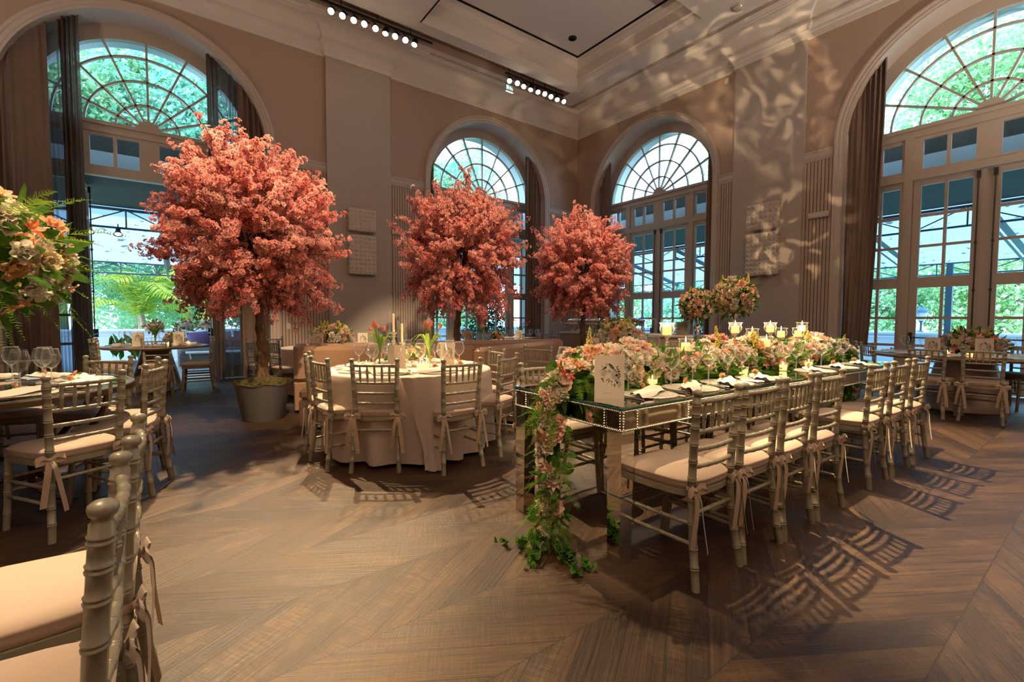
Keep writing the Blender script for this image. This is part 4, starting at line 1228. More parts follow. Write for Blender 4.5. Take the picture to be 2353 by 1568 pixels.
def knife_proto():
    t = thing('knife', 'knife', 'cutlery')
    MB().tube([(0, -.11, .005), (0, -.05, .006), (0, .01, .005)], [.006, .0055, .004], 6).build('handle', M['silver'], t)
    MB().box(-.002, .009, .01, .115, .002, .0045, bev=.001).build('blade', M['silver'], t)
    return t
FK, KN = fork_proto(), knife_proto()
def votive_proto():
    t = thing('votive_candle', 'votive', 'candle')
    MB().lathe([(.026, .0), (.028, .002), (.036, .075), (.034, .075), (.027, .006), (0, .006)], 20, cap=False).build('glass_cup', M['glass'], t, True, 180)
    MB().lathe([(0, .007), (.026, .007), (.031, .05), (.02, .051), (0, .049)], 16).build('wax', M['waxlit'], t)
    MB().lathe([(0, .054), (.0045, .06), (.004, .068), (0, .082)], 8).build('flame', M['flame'], t)
    return t
VT = votive_proto()
def menu_proto():
    """tall folded card: width .16, height .235, printed panel facing -Y"""
    t = thing('menu_card', 'card', 'menu card')
    W, H = .158, .232
    MB().box(-W / 2, W / 2, -.0008, .0008, 0, H).build('front_panel', M['card'], t, False)
    MB().add([(W / 2, 0, 0), (W / 2, 0, H), (.035, .085, H), (.035, .085, 0)], [(0, 1, 2, 3)]).build('back_panel', M['card'], t, False)
    art = MB(); r = random.Random(5)
    def XY(px, py): return (-W / 2 + W * (px - 270) / 780., H * (1370 - py) / 1135.)
    def poly(pts, d=.0012):
        art.add([(*(lambda q: (q[0], -d, q[1]))(XY(*p)),) for p in pts], [tuple(range(len(pts)))])
    def ell(cx, cy, a, b, th, n=14, d=.0012):
        th = math.radians(th); poly([(cx + a * math.cos(k * 2 * PI / n) * math.cos(th) - b * math.sin(k * 2 * PI / n) * math.sin(th), cy + a * math.cos(k * 2 * PI / n) * math.sin(th) + b * math.sin(k * 2 * PI / n) * math.cos(th)) for k in range(n)], d)
    def leaf(cx, cy, ln, wd, th):
        th = math.radians(th); q = [(0, 0), (.3, .5), (.6, .45), (1, 0), (.6, -.45), (.3, -.5)]
        poly([(cx + ln * a * math.cos(th) - wd * b * math.sin(th), cy + ln * a * math.sin(th) + wd * b * math.cos(th)) for a, b in q])
    art.mi = 1
    ell(810, 750, 120, 105, -30, 24, .0009); ell(905, 960, 60, 125, -8, 24, .0009); ell(585, 470, 48, 36, 0, 18, .0009); ell(520, 700, 62, 90, 20, 20, .0009)
    for k in range(16):
        a = r.uniform(0, 6.28); leaf(560 + r.uniform(-110, 120), 730 + r.uniform(-140, 240), r.uniform(28, 60), 16, r.uniform(0, 360))
    art.mi = 0
    # large bird
    ell(715, 530, 88, 42, 48); ell(662, 468, 28, 25, 30); leaf(745, 575, 145, 30, 38); leaf(645, 465, -26, 10, 10)
    # small birds
    ell(535, 565, 55, 30, -30); ell(568, 540, 20, 18, 0); leaf(515, 580, -100, 18, -32)
    ell(470, 860, 46, 22, 52); leaf(480, 880, 70, 20, 65); leaf(500, 850, 60, 18, -60)
    # branch and leaves
    for (cx, cy, ln, wd, th) in ((840, 590, 85, 40, 5), (830, 575, 70, 32, -55), (860, 545, 55, 26, -60), (850, 640, 110, 52, 12), (880, 690, 100, 46, 40), (860, 720, 70, 40, 100), (800, 770, 110, 52, -20), (870, 780, 90, 50, 60), (900, 770, 60, 40, 20), (850, 850, 90, 40, 130), (840, 900, 95, 40, 70), (830, 930, 85, 38, 20), (800, 960, 110, 44, 95), (750, 990, 50, 22, 140),
                              (640, 830, 90, 26, 70), (660, 880, 90, 30, 110), (620, 850, 90, 20, 130), (690, 900, 70, 30, 40), (450, 510, 50, 20, 30), (390, 640, 32, 16, 60), (420, 700, 34, 18, -40), (455, 762, 36, 16, 0), (640, 655, 60, 16, -40), (690, 660, 55, 14, 120)):
        leaf(cx, cy, ln, wd, th)
    for (a, b) in (((860, 650), (690, 1000)), ((850, 660), (640, 640)), ((430, 610), (660, 665))):
        n = Vector((b[1] - a[1], a[0] - b[0])).normalized() * 3
        poly([(a[0] + n.x, a[1] + n.y), (b[0] + n.x, b[1] + n.y), (b[0] - n.x, b[1] - n.y), (a[0] - n.x, a[1] - n.y)])
    art.mi = 1
    for k in range(15):
        if k == 7: continue
        x = 520 + k * 15; poly([(x, 1215), (x + 10, 1215), (x + 10, 1238), (x, 1238)])
    for k in range(6): poly([(595 + k * 11, 1248), (602 + k * 11, 1248), (602 + k * 11, 1256), (595 + k * 11, 1256)])
    art.build('bird_illustration', [M['ink'], M['inkl']], t, False)
    tx = MB()
    for k in range(13):
        z = H * (.86 - .055 * k)
        for a, b in ((.2, .2 + r.uniform(.2, .5)),):
            p0 = (W / 2 + (.035 - W / 2) * a, .085 * a); p1 = (W / 2 + (.035 - W / 2) * b, .085 * b)
            tx.add([(p0[0] + .0006, p0[1] - .0012, z), (p1[0] + .0006, p1[1] - .0012, z), (p1[0] + .0006, p1[1] - .0012, z + .0025), (p0[0] + .0006, p0[1] - .0012, z + .0025)], [(0, 1, 2, 3)])
    tx.build('printed_line', M['inkl'], t, False)
    return t
MENU = menu_proto()
def menu(x, y, z, ang, label, s=1.):
    place(MENU, USED, (x, y, z), math.radians(ang), label, 'printed menu cards', s)

# near side settings of the long table
seats = [2.06, 2.47, 2.89, 3.33, 4.22, 4.73, 5.24]
G2 = lambda s: s
gp = []; cp = []; npk = []; bd = []; fk = []; kn = []
for i, x in enumerate(seats):
    u = x - 1.745
    cp.append(lt(u + .10, .175)); npk.append((*lt(u + .10, .17)[:2], .35 + rng.uniform(-.15, .15))); bd.append(lt(u + .09, .20))
    gp += [lt(u - .10 + .02 * rng.random(), .305), lt(u + .065, .285)]
    fk.append((*lt(u - .095, .15)[:2], 0.05)); kn.append((*lt(u + .285, .16)[:2], -.05))
W_ = 'on the long mirrored table'
row_of(CHG, 'crystal charger plate', W_, cp, 'crystal charger plates', TZ)
row_of(NAP, 'folded blush napkin', W_, npk, 'folded napkins', TZ, rz=0.)
for i, p in enumerate(sorted(bd, key=lambda q: sx(q))): place(BUD, USED, (p[0], p[1], TZ + .035), rng.uniform(0, 6), 'peach rosebud on the %s napkin of the long mirrored table camera side' % ORD[i], 'rosebuds on napkins')
row_of(GL, 'clear wine glass', W_, gp, 'wine glasses', TZ)
row_of(FK, 'silver fork', W_, fk, 'cutlery', TZ, rz=0.); row_of(KN, 'silver knife', W_, kn, 'cutlery', TZ, rz=0.)
fg = [lt(.30, .74), lt(.42, .70), lt(.86, .74), lt(.98, .71), lt(2.95, .72), lt(3.1, .74)]
row_of(GL, 'clear wine glass', 'beyond the long table flowers', fg, 'wine glasses', TZ)
row_of(CHG, 'crystal charger plate', 'beyond the long table flowers', [lt(u, .70) for u in (.47, .95, 1.4)], 'crystal charger plates', TZ)
menu(1.885, 1.655, TZ, -42, 'tall cream menu card with bird print standing at the near table corner')

# garland of flowers along the long table, one per table
def garland(label, u0, u1, seed):
    r = random.Random(seed)
    t = thing('flower_garland', label, 'flower garland', lt((u0 + u1) / 2, .53, TZ), math.radians(-1.0), 'flower garlands of the long table')
    ln = u1 - u0; sites = []; gs = []
    n = int(ln * 160)
    for i in range(n):
        u = -ln / 2 + ln * (i + r.random()) / n; a = r.uniform(-1.45, 1.5)
        hh = .19 + .045 * math.sin(5 * u + seed) + .02 * math.sin(13 * u); ww = .175 + .02 * math.sin(7 * u)
        sites.append((Vector((u, ww * math.sin(a), .03 + hh * math.cos(a) * r.uniform(.9, 1.1))), Vector((r.uniform(-.3, .3), math.sin(a), math.cos(a) + .15))))
    put_flowers(t, sites, GARL, .042, r)
    for i in range(int(ln * 190)):
        u = r.uniform(-ln / 2, ln / 2); a = r.uniform(-1.75, 1.75)
        gs.append((Vector((u, .17 * math.sin(a), max(.015, .02 + .16 * math.cos(a)))), Vector((r.uniform(-.5, .5), math.sin(a), max(-.05, math.cos(a) * .8)))))
    g = obj('greenery', leaves_mesh('greenery', [p for p, _ in gs], [m for _, m in gs], .09, M['green'], r, 3.2), t); g['kind'] = 'stuff'
    fs = [gs[i] for i in range(0, len(gs), 9)]
    f = obj('fern_frond', fern_mesh('fern_frond', [p for p, _ in fs], [m for _, m in fs], .17, M['fern'], r), t); f['kind'] = 'stuff'
    mb = MB()
    rows = []
    for i in range(24):
        u = -ln / 2 + ln * i / 23
        rows.append([(u, .155 * math.cos(PI * k / 8) * (1. if 0 < i < 23 else .3), .004 + .15 * math.sin(PI * k / 8) * (1. if 0 < i < 23 else .3)) for k in range(9)])
    mb.grid(rows); mb.build('leafy_core', M['green'], t)
garland('lush white, blush and coral flower garland on the table with the bird print menu card', .18, 2.02, 61)
garland('lush blush and white flower garland on the far mirrored table below the candle cluster', 2.05, 3.95, 62)

def cascade(label, pts, seed, nfl, w, group, flip=1):
    r = random.Random(seed); S = crom(pts, 40)
    t = thing('trailing_garland', label, 'flower garland', tuple(S[-1]), 0, group)
    o = Vector(t.location); sites = []; gs = []; fs = []
    for i in range(nfl):
        k = int(r.random() ** .85 * 37); c = S[k]; d = (S[k + 1] - S[k]).normalized()
        nrm = Vector((-flip, 0, .0)); nrm = (nrm - d * nrm.dot(d)); nrm = nrm.normalized() if nrm.length > .2 else Vector((0, 0, 1))
        if k < 12: nrm = (nrm + Vector((0, 0, 1.2))).normalized()
        side = d.cross(nrm).normalized(); a = r.uniform(-1.2, 1.2); ww = w * (1 - .35 * k / 38)
        p = c + side * ww * math.sin(a) + nrm * ww * .75 * math.cos(a)
        sites.append((p - o, nrm * math.cos(a) + side * math.sin(a)))
    put_flowers(t, sites, {**GARL, 'snapdragon': .01, 'orchid_white': .3, 'lisianthus_white': 5, 'carnation_pink': 2.5, 'alstroemeria_pink': 3, 'rose_blush': 3}, .040, r)
    for i in range(330):
        k = int(r.random() * 38); c = S[k]; d = (S[k + 1] - S[k]).normalized(); v = Vector((r.gauss(0, 1), r.gauss(0, 1), r.gauss(0, 1))).normalized()
        gs.append((c + v * w * .75 - o, v + d * .5 + Vector((-flip * .4, 0, 0))))
    g = obj('greenery', leaves_mesh('greenery', [p for p, _ in gs], [m for _, m in gs], .062, M['green'], r, 2.2), t); g['kind'] = 'stuff'
    fs = [(gs[i][0], gs[i][1] + Vector((0, 0, -.4))) for i in range(0, 330, 3)]
    f = obj('fern_frond', fern_mesh('fern_frond', [p for p, _ in fs], [m for _, m in fs], .17, M['fern'], r), t); f['kind'] = 'stuff'
    # ivy trails on the floor
    iv = []; st = MB()
    for q in range(7):
        a = r.uniform(PI * .55, PI * 1.6) if flip > 0 else r.uniform(-1.2, 1.2); l = r.uniform(.12, .3)
        e = Vector((math.cos(a) * l, math.sin(a) * l, .012 - o.z)); s0 = Vector((0, r.uniform(-.05, .05), .06))
        P = crom([s0, s0.lerp(e, .5) + Vector((0, 0, -.02)), e], 8); P = [Vector((p.x, p.y, max(p.z, .012 - o.z))) for p in P]
        st.tube(P, .0022, 4)
        for p in P[2:]:
            for _ in range(3): iv.append((p + Vector((r.uniform(-.02, .02), r.uniform(-.02, .02), .004)), Vector((r.uniform(-1, 1), r.uniform(-1, 1), .35))))
    v = obj('ivy_leaf', leaves_mesh('ivy_leaf', [p for p, _ in iv], [m for _, m in iv], .045, M['green'], r, 1.25), t); v['kind'] = 'stuff'
    st.build('ivy_stem', M['stem'], t)
    mb = MB(); mb.tube([p - o for p in S], [w * .55 * (1 - .3 * i / 40) for i in range(40)], 10); mb.build('leafy_core', M['green'], t)
cascade('long flower garland trailing off the near table end to the floor, ivy tipped', [(1.98, 1.92, .90), (1.80, 1.90, .90), (1.70, 1.88, .80), (1.665, 1.87, .62), (1.66, 1.855, .38), (1.63, 1.83, .17), (1.57, 1.80, .05)], 71, 98, .10, 'trailing table end garlands')
cascade('shadowed flower garland trailing off the far table end toward the drape', [(5.6, 1.84, .90), (5.80, 1.84, .86), (5.90, 1.84, .72), (5.93, 1.84, .45), (5.93, 1.84, .2), (5.97, 1.84, .06)], 72, 60, .14, 'trailing table end garlands', -1)

# candle holders among the flowers
def holder_proto(h):
    t = thing('hurricane_candle_holder', 'holder', 'candle holder')
    MB().lathe([(.0, 0), (.048, .0), (.048, .006), (.03, .012), (.012, .022), (.012, .03)], 20).build('base', M['silver'], t)
    pr = [(.010, .03), (.010, .06), (.017, .07), (.010, .08)]
    z = .08
    while z < h - .06: pr += [(.008, z + .02), (.016, z + .03), (.016, z + .036), (.008, z + .046)]; z += .05
    pr += [(.009, h - .02), (.02, h - .008), (.026, h), (.026, h + .004), (0, h + .004)]
    MB().lathe(pr, 14).build('stem', M['silver'], t)
    MB().lathe([(.02, h + .004), (.034, h + .012), (.048, h + .035), (.05, h + .05), (.044, h + .068), (.044, h + .076), (.053, h + .09)], 22, cap=False).build('glass_bowl', M['glass'], t, True, 180)
    MB().tube([(.053 * math.cos(2 * PI * k / 24), .053 * math.sin(2 * PI * k / 24), h + .09) for k in range(25)], .0012, 5, cap=False).build('bowl_rim', M['glassrim'], t, True, 180)
    return t
def pillar_proto():
    t = thing('pillar_candle', 'candle', 'candle')
    MB().lathe([(0, 0), (.029, 0), (.030, .003), (.030, .055), (.026, .057), (.01, .053), (0, .053)], 20).build('wax', M['wax'], t)
    MB().tube([(0, 0, .053), (.001, 0, .062)], .0012, 5).build('wick', M['black'], t)
    MB().lathe([(0, .058), (.0045, .066), (.0048, .074), (.003, .088), (0, .104)], 8).build('flame', M['flame'], t)
    return t
HP = {h: holder_proto(h) for h in (.315, .265, .20)}; PL = pillar_proto()
cand = [(2.73, 1.89, .315), (2.94, 1.88, .20), (3.66, 1.90, .315), (3.9, 1.88, .265), (3.98, 1.80, .20), (4.22, 1.88, .315), (4.48, 1.90, .265), (4.79, 1.88, .265), (4.98, 1.92, .315), (5.2, 1.88, .20)]
cand.sort(key=lambda p: sx((p[0], p[1], 1)))
for i, (x, y, h) in enumerate(cand):
    d = {.315: 'tall', .265: 'medium', .20: 'short'}[h]
    place(HP[h], USED, (x, y, TZ), 0, '%s silver stemmed hurricane candle holder, %s along the long table from the menu card' % (d, ORD[i]), 'hurricane candle holders on the long table')
    place(PL, USED, (x, y, TZ + h + .006), rng.uniform(0, 6), 'lit cream pillar candle in the %s hurricane holder from the menu card end' % ORD[i], 'lit pillar candles on the long table')
row_of(VT, 'lit votive candle', 'on the long mirrored table', [lt(.66, .33), lt(1.72, .31), lt(2.36, .31), lt(2.85, .31)], 'votive candles', TZ)

# tulip table in front of the banquette
WX, WY, WZ = 1.87, 4.17, .762
def ring_settings(cx, cy, z, R, angs, where, gr=.60, pr=.72, glasses=2, plates=True, extra=0.):
    g = []; c = []; n = []; b = []; f = []; k = []
    for a in angs:
        a = math.radians(a); d = Vector((math.cos(a), math.sin(a), 0)); s = Vector((-d.y, d.x, 0)); o = Vector((cx, cy, 0))
        p = o + d * R * pr; c.append(tuple(p)); n.append((p.x, p.y, a + PI / 2 + rng.uniform(-.3, .3))); b.append(tuple(p - d * .05))
        for q in range(glasses): g.append(tuple(o + d * R * (gr - .13 * q - .0) * (1 - .1 * q) + s * (.10 + .085 * q)))
        f.append((*(p - s * .19)[:2], a + PI / 2)); k.append((*(p + s * .19)[:2], a + PI / 2))
    row_of(GL, 'clear wine glass', where, g, 'wine glasses', z)
    if plates:
        row_of(CHG, 'crystal charger plate', where, c, 'crystal charger plates', z); row_of(NAP, 'folded blush napkin', where, n, 'folded napkins', z, rz=0.)
        for i, p in enumerate(sorted(b, key=lambda q: sx(q))): place(BUD, USED, (p[0], p[1], z + .035), rng.uniform(0, 6), 'napkin rosebud, %s from the garden door side %s' % (ORD[i], where), 'rosebuds on napkins')
        row_of(FK, 'silver fork', where, f, 'cutlery', z, rz=0.); row_of(KN, 'silver knife', where, k, 'cutlery', z, rz=0.)
ring_settings(WX, WY, WZ, .78, [-168, -130, -90, -50, -5, 40, 85, 140], 'on the tulip table')
def vase_glass(name, label, x, y, z, prof, water=.5, cat='vase', group='glass vases'):
    t = thing(name, label, cat, (x, y, z), 0, group)
    MB().lathe([(prof[0][0] * .9, .002)] + prof, 24, cap=False).build('glass_body', M['glass'], t, True, 180)
    MB().lathe([(0, .0), (prof[0][0], .0), (prof[0][0], .012), (0, .012)], 20).build('thick_base', M['glass'], t)
    return t
BULB = [(.05, 0), (.062, .03), (.066, .08), (.055, .14), (.042, .18), (.045, .205), (.058, .225)]
def tulips(label, x, y, z, heads, col, seed, group, zin=.02):
    r = random.Random(seed); t = thing('tulip_bouquet', label, 'tulips', (x, y, z), 0, group)
    for (dx, dy, h) in heads:
        P = crom([(dx * .05, dy * .05, zin), (dx * .12, dy * .12, .16), (dx * .55, dy * .55, .16 + (h - .16) * .6), (dx, dy, h)], 14)
        MB().tube(P, [.0042] * 14, 6).build('tulip_stem', M['stem'], t)
        d = (P[-1] - P[-2]).normalized()
        add_copy(FL[col], 'tulip_bloom', t, tuple(P[-1] + d * .022), normal_rot(d), .032 * r.uniform(.9, 1.1))
    for k in range(len(heads) + 2):
        a = r.uniform(0, 6.28); l = r.uniform(.12, .2); w = r.uniform(.010, .016)
        P = crom([(0, 0, .12), (.03 * math.cos(a), .03 * math.sin(a), .22), (.09 * math.cos(a), .09 * math.sin(a), .22 + l * .6), (l * math.cos(a), l * math.sin(a), .22 + l * r.uniform(.1, .8))], 9)
        s = Vector((-math.sin(a), math.cos(a), 0)); mb = MB()
        mb.grid([[tuple(p - s * w * math.sin(PI * (i + .6) / 9.4)), tuple(p + Vector((0, 0, -.004))), tuple(p + s * w * math.sin(PI * (i + .6) / 9.4))] for i, p in enumerate(P)])
        mb.build('tulip_leaf', M['stem'], t, True, 180)
Rv = Vector((.80, -.60, 0))
def scr(dx, h): return (Rv.x * dx, Rv.y * dx, h)
TG = 'tulip bouquets in glass vases'
vase_glass('bulb_vase', 'clear bulb vase of coral tulips nearer the planter tree, on the tulip table', 1.60, 4.26, WZ, BULB)
tulips('coral tulips leaning apart, nearer the planter tree, on the clothed tulip table', 1.60, 4.26, WZ, [scr(-.075, .34), scr(-.04, .41), scr(-.05, .385), scr(-.015, .37), scr(.04, .355)], 'tulip', 81, TG)
vase_glass('bulb_vase', 'clear bulb vase of upright coral tulips in front of the middle tree trunk, tulip table', 1.98, 3.98, WZ, BULB)
tulips('taller upright coral tulips in front of the middle blossom tree trunk, tulip table', 1.98, 3.98, WZ, [scr(-.035, .41), scr(-.01, .39), scr(-.005, .36), scr(.02, .405), scr(.10, .38)], 'tulip', 82, TG)
def hurricane(label, x, y, h, gl):
    t = thing('hurricane_lamp', label, 'candle holder', (x, y, WZ), 0, 'glass chimney candlesticks')
    pr = [(.0, 0), (.06, 0), (.06, .008), (.02, .02)]
    z = .02
    while z < h - .05: pr += [(.014, z + .012), (.024, z + .026), (.014, z + .04)]; z += .05
    pr += [(.03, h - .01), (.034, h), (0, h + .002)]
    MB().lathe(pr, 16).build('crystal_stem', M['crystal'], t)
    MB().lathe([(.03, h), (.042, h + .03), (.044, h + .07), (.034, h + .13), (.036, h + .16), (.052, h + gl)], 22, cap=False).build('glass_chimney', M['glass'], t, True, 180)
    c = thing('taper_candle', 'unlit cream taper candle inside the ' + label.split(' on ')[0], 'candle', (x, y, WZ + h + .003), 0, 'taper candles')
    MB().lathe([(.011, 0), (.011, gl * .82), (.004, gl * .85), (0, gl * .86)], 12).build('wax', M['taper'], c)
hurricane('taller glass chimney candlestick on the tulip table', 1.77, 4.33, .33, .215)
hurricane('shorter glass chimney candlestick on the tulip table', 1.81, 4.22, .235, .215)
bouquet('rose_posy', 'low posy of blush roses in a glass, between the tulip vases', (1.72, 4.12, WZ + .12), (.085, .085, .07), 22, WARM, .028, 91, -.4, group='low posies', fern=4, gl=40, spike=0)
vase_glass('tumbler_vase', 'small clear tumbler under the blush rose posy on the tulip table', 1.72, 4.12, WZ, [(.04, 0), (.042, .10)])
bouquet('rose_posy', 'second low posy of cream roses behind the shorter candlestick', (1.95, 4.22, WZ + .12), (.08, .08, .07), 20, WARM, .028, 92, -.4, group='low posies', fern=4, gl=40, spike=0)
vase_glass('tumbler_vase', 'small clear tumbler under the cream rose posy on the tulip table', 1.95, 4.22, WZ, [(.04, 0), (.042, .10)])
row_of(VT, 'lit votive candle', 'on the tulip table', [(1.80, 3.80), (1.88, 3.84), (1.45, 4.2), (2.3, 4.1)], 'votive candles', WZ)
menu(1.62, 3.90, WZ, 168, 'folded cream menu showing printed lines, beside the coral tulips')
menu(2.24, 4.1, WZ, -52, 'menu card with bird print behind glasses, beside the upright tulips')

# dark rimmed mirrored table
LZ = .767
ring_settings(LX, LY, LZ, LR, [-49, -14, 20, 52, 85], 'on the dark rimmed mirrored table', gr=.52, pr=.72, glasses=1)
row_of(GL, 'clear wine glass', 'in the cluster on the dark rimmed mirrored table', [(-1.02, 4.02), (-.80, 4.36), (-.72, 4.52)], 'wine glasses', LZ)
menu(-1.12, 3.93, LZ, -2, 'menu card cut by the picture edge on the dark rimmed mirrored table')
row_of(VT, 'lit votive candle', 'on the dark rimmed mirrored table', [(-1.13, 4.12)], 'votive candles', LZ)
bouquet('tall_flower_arrangement', 'big white and peach bouquet with trailing fern cut by the picture edge', (-1.13, 4.33, 1.62), (.60, .60, .42), 150, {'lisianthus_white': 3, 'lisianthus_cream': 2, 'rose_white': 2, 'rose_peach': 1.5, 'alstroemeria_peach': 2, 'alstroemeria_coral': .6, 'carnation_white': 1}, .066, 95, -.75, fern=60, gl=420, spike=0)
t = thing('pedestal_vase', 'tall clear pedestal vase under the big white bouquet', 'vase', (-1.2, 4.36, LZ), 0, 'glass vases')
MB().lathe([(.0, 0), (.10, 0), (.10, .012), (.02, .03), (.015, .3), (.02, .5), (.06, .62), (.07, .66)], 20).build('stem', M['glass'], t)

# doorway table
DZ = .764
ring_settings(-.2, 10., DZ, .76, [-150, -90, -35, 30, 150], 'on the garden doorway table', glasses=2)
vase_glass('bulb_vase', 'clear bulb vase of red tulips on the garden doorway table', -.2, 9.95, DZ, BULB)
tulips('bunch of red tulips on the garden doorway table', -.2, 9.95, DZ, [(Rv.x * a, Rv.y * a + b, h) for a, b, h in ((-.14, 0, .32), (-.1, .03, .34), (-.07, -.03, .33), (-.04, .05, .40), (0, 0, .36), (.03, .04, .42), (.05, -.03, .33), (.09, .02, .38), (.13, 0, .31), (.12, .05, .36), (-.02, -.05, .31))], 'tulipred', 83, TG)
bouquet('rose_posy', 'low peach posy beside the red tulips in the garden doorway', (.06, 9.9, DZ + .12), (.13, .13, .10), 30, WARM, .036, 96, -.4, group='low posies', fern=4, gl=40, spike=0)
menu(-.42, 9.72, DZ, -6, 'menu card on the drape side of the red tulips, garden doorway table')
menu(.12, 9.72, DZ, 12, 'menu card on the candle side of the red tulips, garden doorway table')
row_of(VT, 'lit votive candle', 'on the garden doorway table', [(-.02, 9.62), (.25, 9.7)], 'votive candles', DZ)

# window table with the cone base
GX, GY, GZ = 8.95, 1.36, .764
ring_settings(GX, GY, GZ, 1.08, [150, 180, 212, 250, 110], 'on the cone based window table', glasses=2, gr=.62, pr=.8)
bouquet('low_bouquet', 'low peach and cream bouquet on the cone based table by the window', (8.72, 1.28, GZ + .13), (.30, .30, .19), 85, WARM, .05, 97, -.3, group='low table bouquets', fern=8, gl=120)
menu(8.35, 1.6, GZ, -80, 'plain side of a menu card before the window table bouquet')
menu(8.2, 1.08, GZ, -74, 'menu card with bird print beside the window table bouquet', 1.05)
row_of(VT, 'lit votive candle', 'on the cone based window table', [(8.2, 1.42), (8.15, 1.2)], 'votive candles', GZ)

# other clothed tables
ring_settings(2.25, 8.1, WZ, .85, [-165, -120, -85, -50], 'on the cloth beyond the banquette end', plates=False)
bouquet('low_bouquet', 'low peach and blush bouquet rising over the banquette end beside the wine glasses', (2.22, 8.05, WZ + .16), (.30, .30, .20), 85, WARM, .05, 98, -.3, group='low table bouquets', fern=6, gl=120, spike=5)
menu(2.62, 7.75, WZ, -20, 'menu card standing beside the bouquet over the banquette end')
menu(1.9, 7.75, WZ, -15, 'pale menu card half hidden at the near side of the bouquet over the banquette end')
ring_settings(4.7, 4.0, WZ, .80, [165, 200, 240, 285, 330], 'on the cloth behind the garland', plates=False)
bouquet('low_bouquet', 'rounded blush and white bouquet on the cloth behind the garland', (4.72, 3.98, WZ + .20), (.29, .29, .22), 95, {**WARM, 'rose_white': 5, 'lisianthus_white': 2}, .05, 99, -.4, group='low table bouquets', fern=8, gl=120, spike=5)
menu(4.33, 4.08, WZ, -35, 'menu card leaning by the rounded bouquet behind the garland')
ring_settings(5.0, 7.9, WZ, .75, [-120, -60, 180, -20], 'below the nearer distant tulips', plates=False)
vase_glass('bulb_vase', 'small distant vase of tulips next to the middle tree trunk', 5.02, 7.78, WZ, BULB)
tulips('distant pink tulips next to the middle blossom tree trunk', 5.02, 7.78, WZ, [scr(-.1, .42), scr(-.06, .44), scr(-.02, .47), scr(.0, .40), scr(.05, .43), scr(.1, .40), scr(.08, .36)], 'tulip', 84, TG)
bouquet('rose_posy', 'small peach posy next to the middle tree trunk', (4.75, 7.9, WZ + .14), (.10, .10, .09), 18, WARM, .036, 101, -.4, group='low posies', fern=2, gl=30, spike=0)
bouquet('rose_posy', 'small peach posy between the two distant tulip vases', (5.3, 7.65, WZ + .13), (.11, .11, .09), 18, WARM, .036, 102, -.4, group='low posies', fern=2, gl=30, spike=0)
menu(4.65, 7.65, WZ, -35, 'small distant menu card touching the middle tree trunk')
ring_settings(6.5, 8.4, WZ, .75, [-120, -70, 180, -20], 'below the farther distant tulips', plates=False)
vase_glass('bulb_vase', 'small distant vase of tulips toward the room corner', 6.4, 8.3, WZ, BULB)
tulips('distant pink tulips toward the room corner', 6.4, 8.3, WZ, [scr(-.16, .42), scr(-.12, .44), scr(-.08, .43), scr(.08, .36), scr(.14, .38), scr(.2, .40), scr(.15, .33)], 'tulip', 85, TG)
menu(6.25, 8.15, WZ, -40, 'small distant menu card toward the room corner')
ring_settings(6.95, 3.75, WZ, .80, [150, 185, 215, 245, 280], 'beyond the long table candles', plates=False)
menu(6.5, 3.55, WZ, -60, 'blank faced menu card standing beyond the long table candles')
menu(6.6, 3.15, WZ, -66, 'menu card with bird print standing beyond the long table candles')

# buffet things
BZ = .95
def chafing_proto():
    t = thing('chafing_dish', 'dish', 'chafing dish')
    MB().box(-.16, .16, -.24, .24, .16, .24, bev=.015).build('pan', M['silver'], t)
    mb = MB(); rows = []
    mb.loft([[(sx_ * .165 * k, sy_ * .245 * k, z) for sx_, sy_ in ((-1, -1), (1, -1), (1, 1), (-1, 1))] for k, z in ((1., .24), (1., .26), (.9, .30), (.6, .33))]); mb.build('lid', M['silver'], t)
    MB().tube([(0, -.06, .33), (0, -.05, .36), (0, .05, .36), (0, .06, .33)], .008, 6).build('lid_handle', M['silver'], t)
    for a in (-1, 1):
        for b in (-1, 1): MB().tube([(a * .14, b * .22, .18), (a * .16, b * .24, .0)], .01, 6).build('leg', M['silver'], t)
    for b in (-.1, .1): MB().lathe([(.0, .0), (.045, .0), (.045, .05), (.02, .07), (0, .07)], 12, (0, b, 0)).build('burner', M['steel'], t)
    return t
CF = chafing_proto()
for i, y in enumerate((7.95, 7.35, 6.8, 6.3)):
    place(CF, USED, (7.82, y, BZ), 0, 'polished silver chafing dish, %s along the buffet from the room corner' % ORD[i], 'silver chafing dishes')
for i, y in enumerate((5.75, 5.45)):
    t = thing('glass_cylinder', 'tall clear glass cylinder on the buffet, %s after the silver dishes' % ORD[i], 'glass jar', (7.8, y, BZ), 0, 'glass cylinders')
    MB().lathe([(.09, 0), (.09, .30)], 20, cap=False).build('glass_wall', M['glass'], t, True, 180); MB().lathe([(.088, .29), (.094, .30), (.088, .31)], 20, cap=False).build('gilt_rim', M['gold'], t)
PLT = thing('dinner_plate', 'plate', 'plate'); MB().lathe([(0, 0), (.08, 0), (.145, .016), (.145, .020), (.08, .008), (0, .008)], 28).build('china_plate', M['china'], PLT)
for i in range(14):
    place(PLT, USED, (7.66, 4.98, BZ + .0175 * i), 0, 'cream dinner plate, %s from the bottom of the stack on the buffet' % ORD[i], 'stacked dinner plates')
t = thing('pedestal_vase', 'silver pedestal vase on the buffet beside the stacked plates', 'vase', (7.72, 4.82 - .12, BZ), 0, 'silver pedestal vases')
MB().lathe([(0, 0), (.09, 0), (.09, .012), (.03, .03), (.03, .05), (.075, .10), (.075, .15), (.035, .2), (.04, .25), (.08, .33), (.08, .34), (0, .32)], 22).build('vase_body', M['silver'], t)
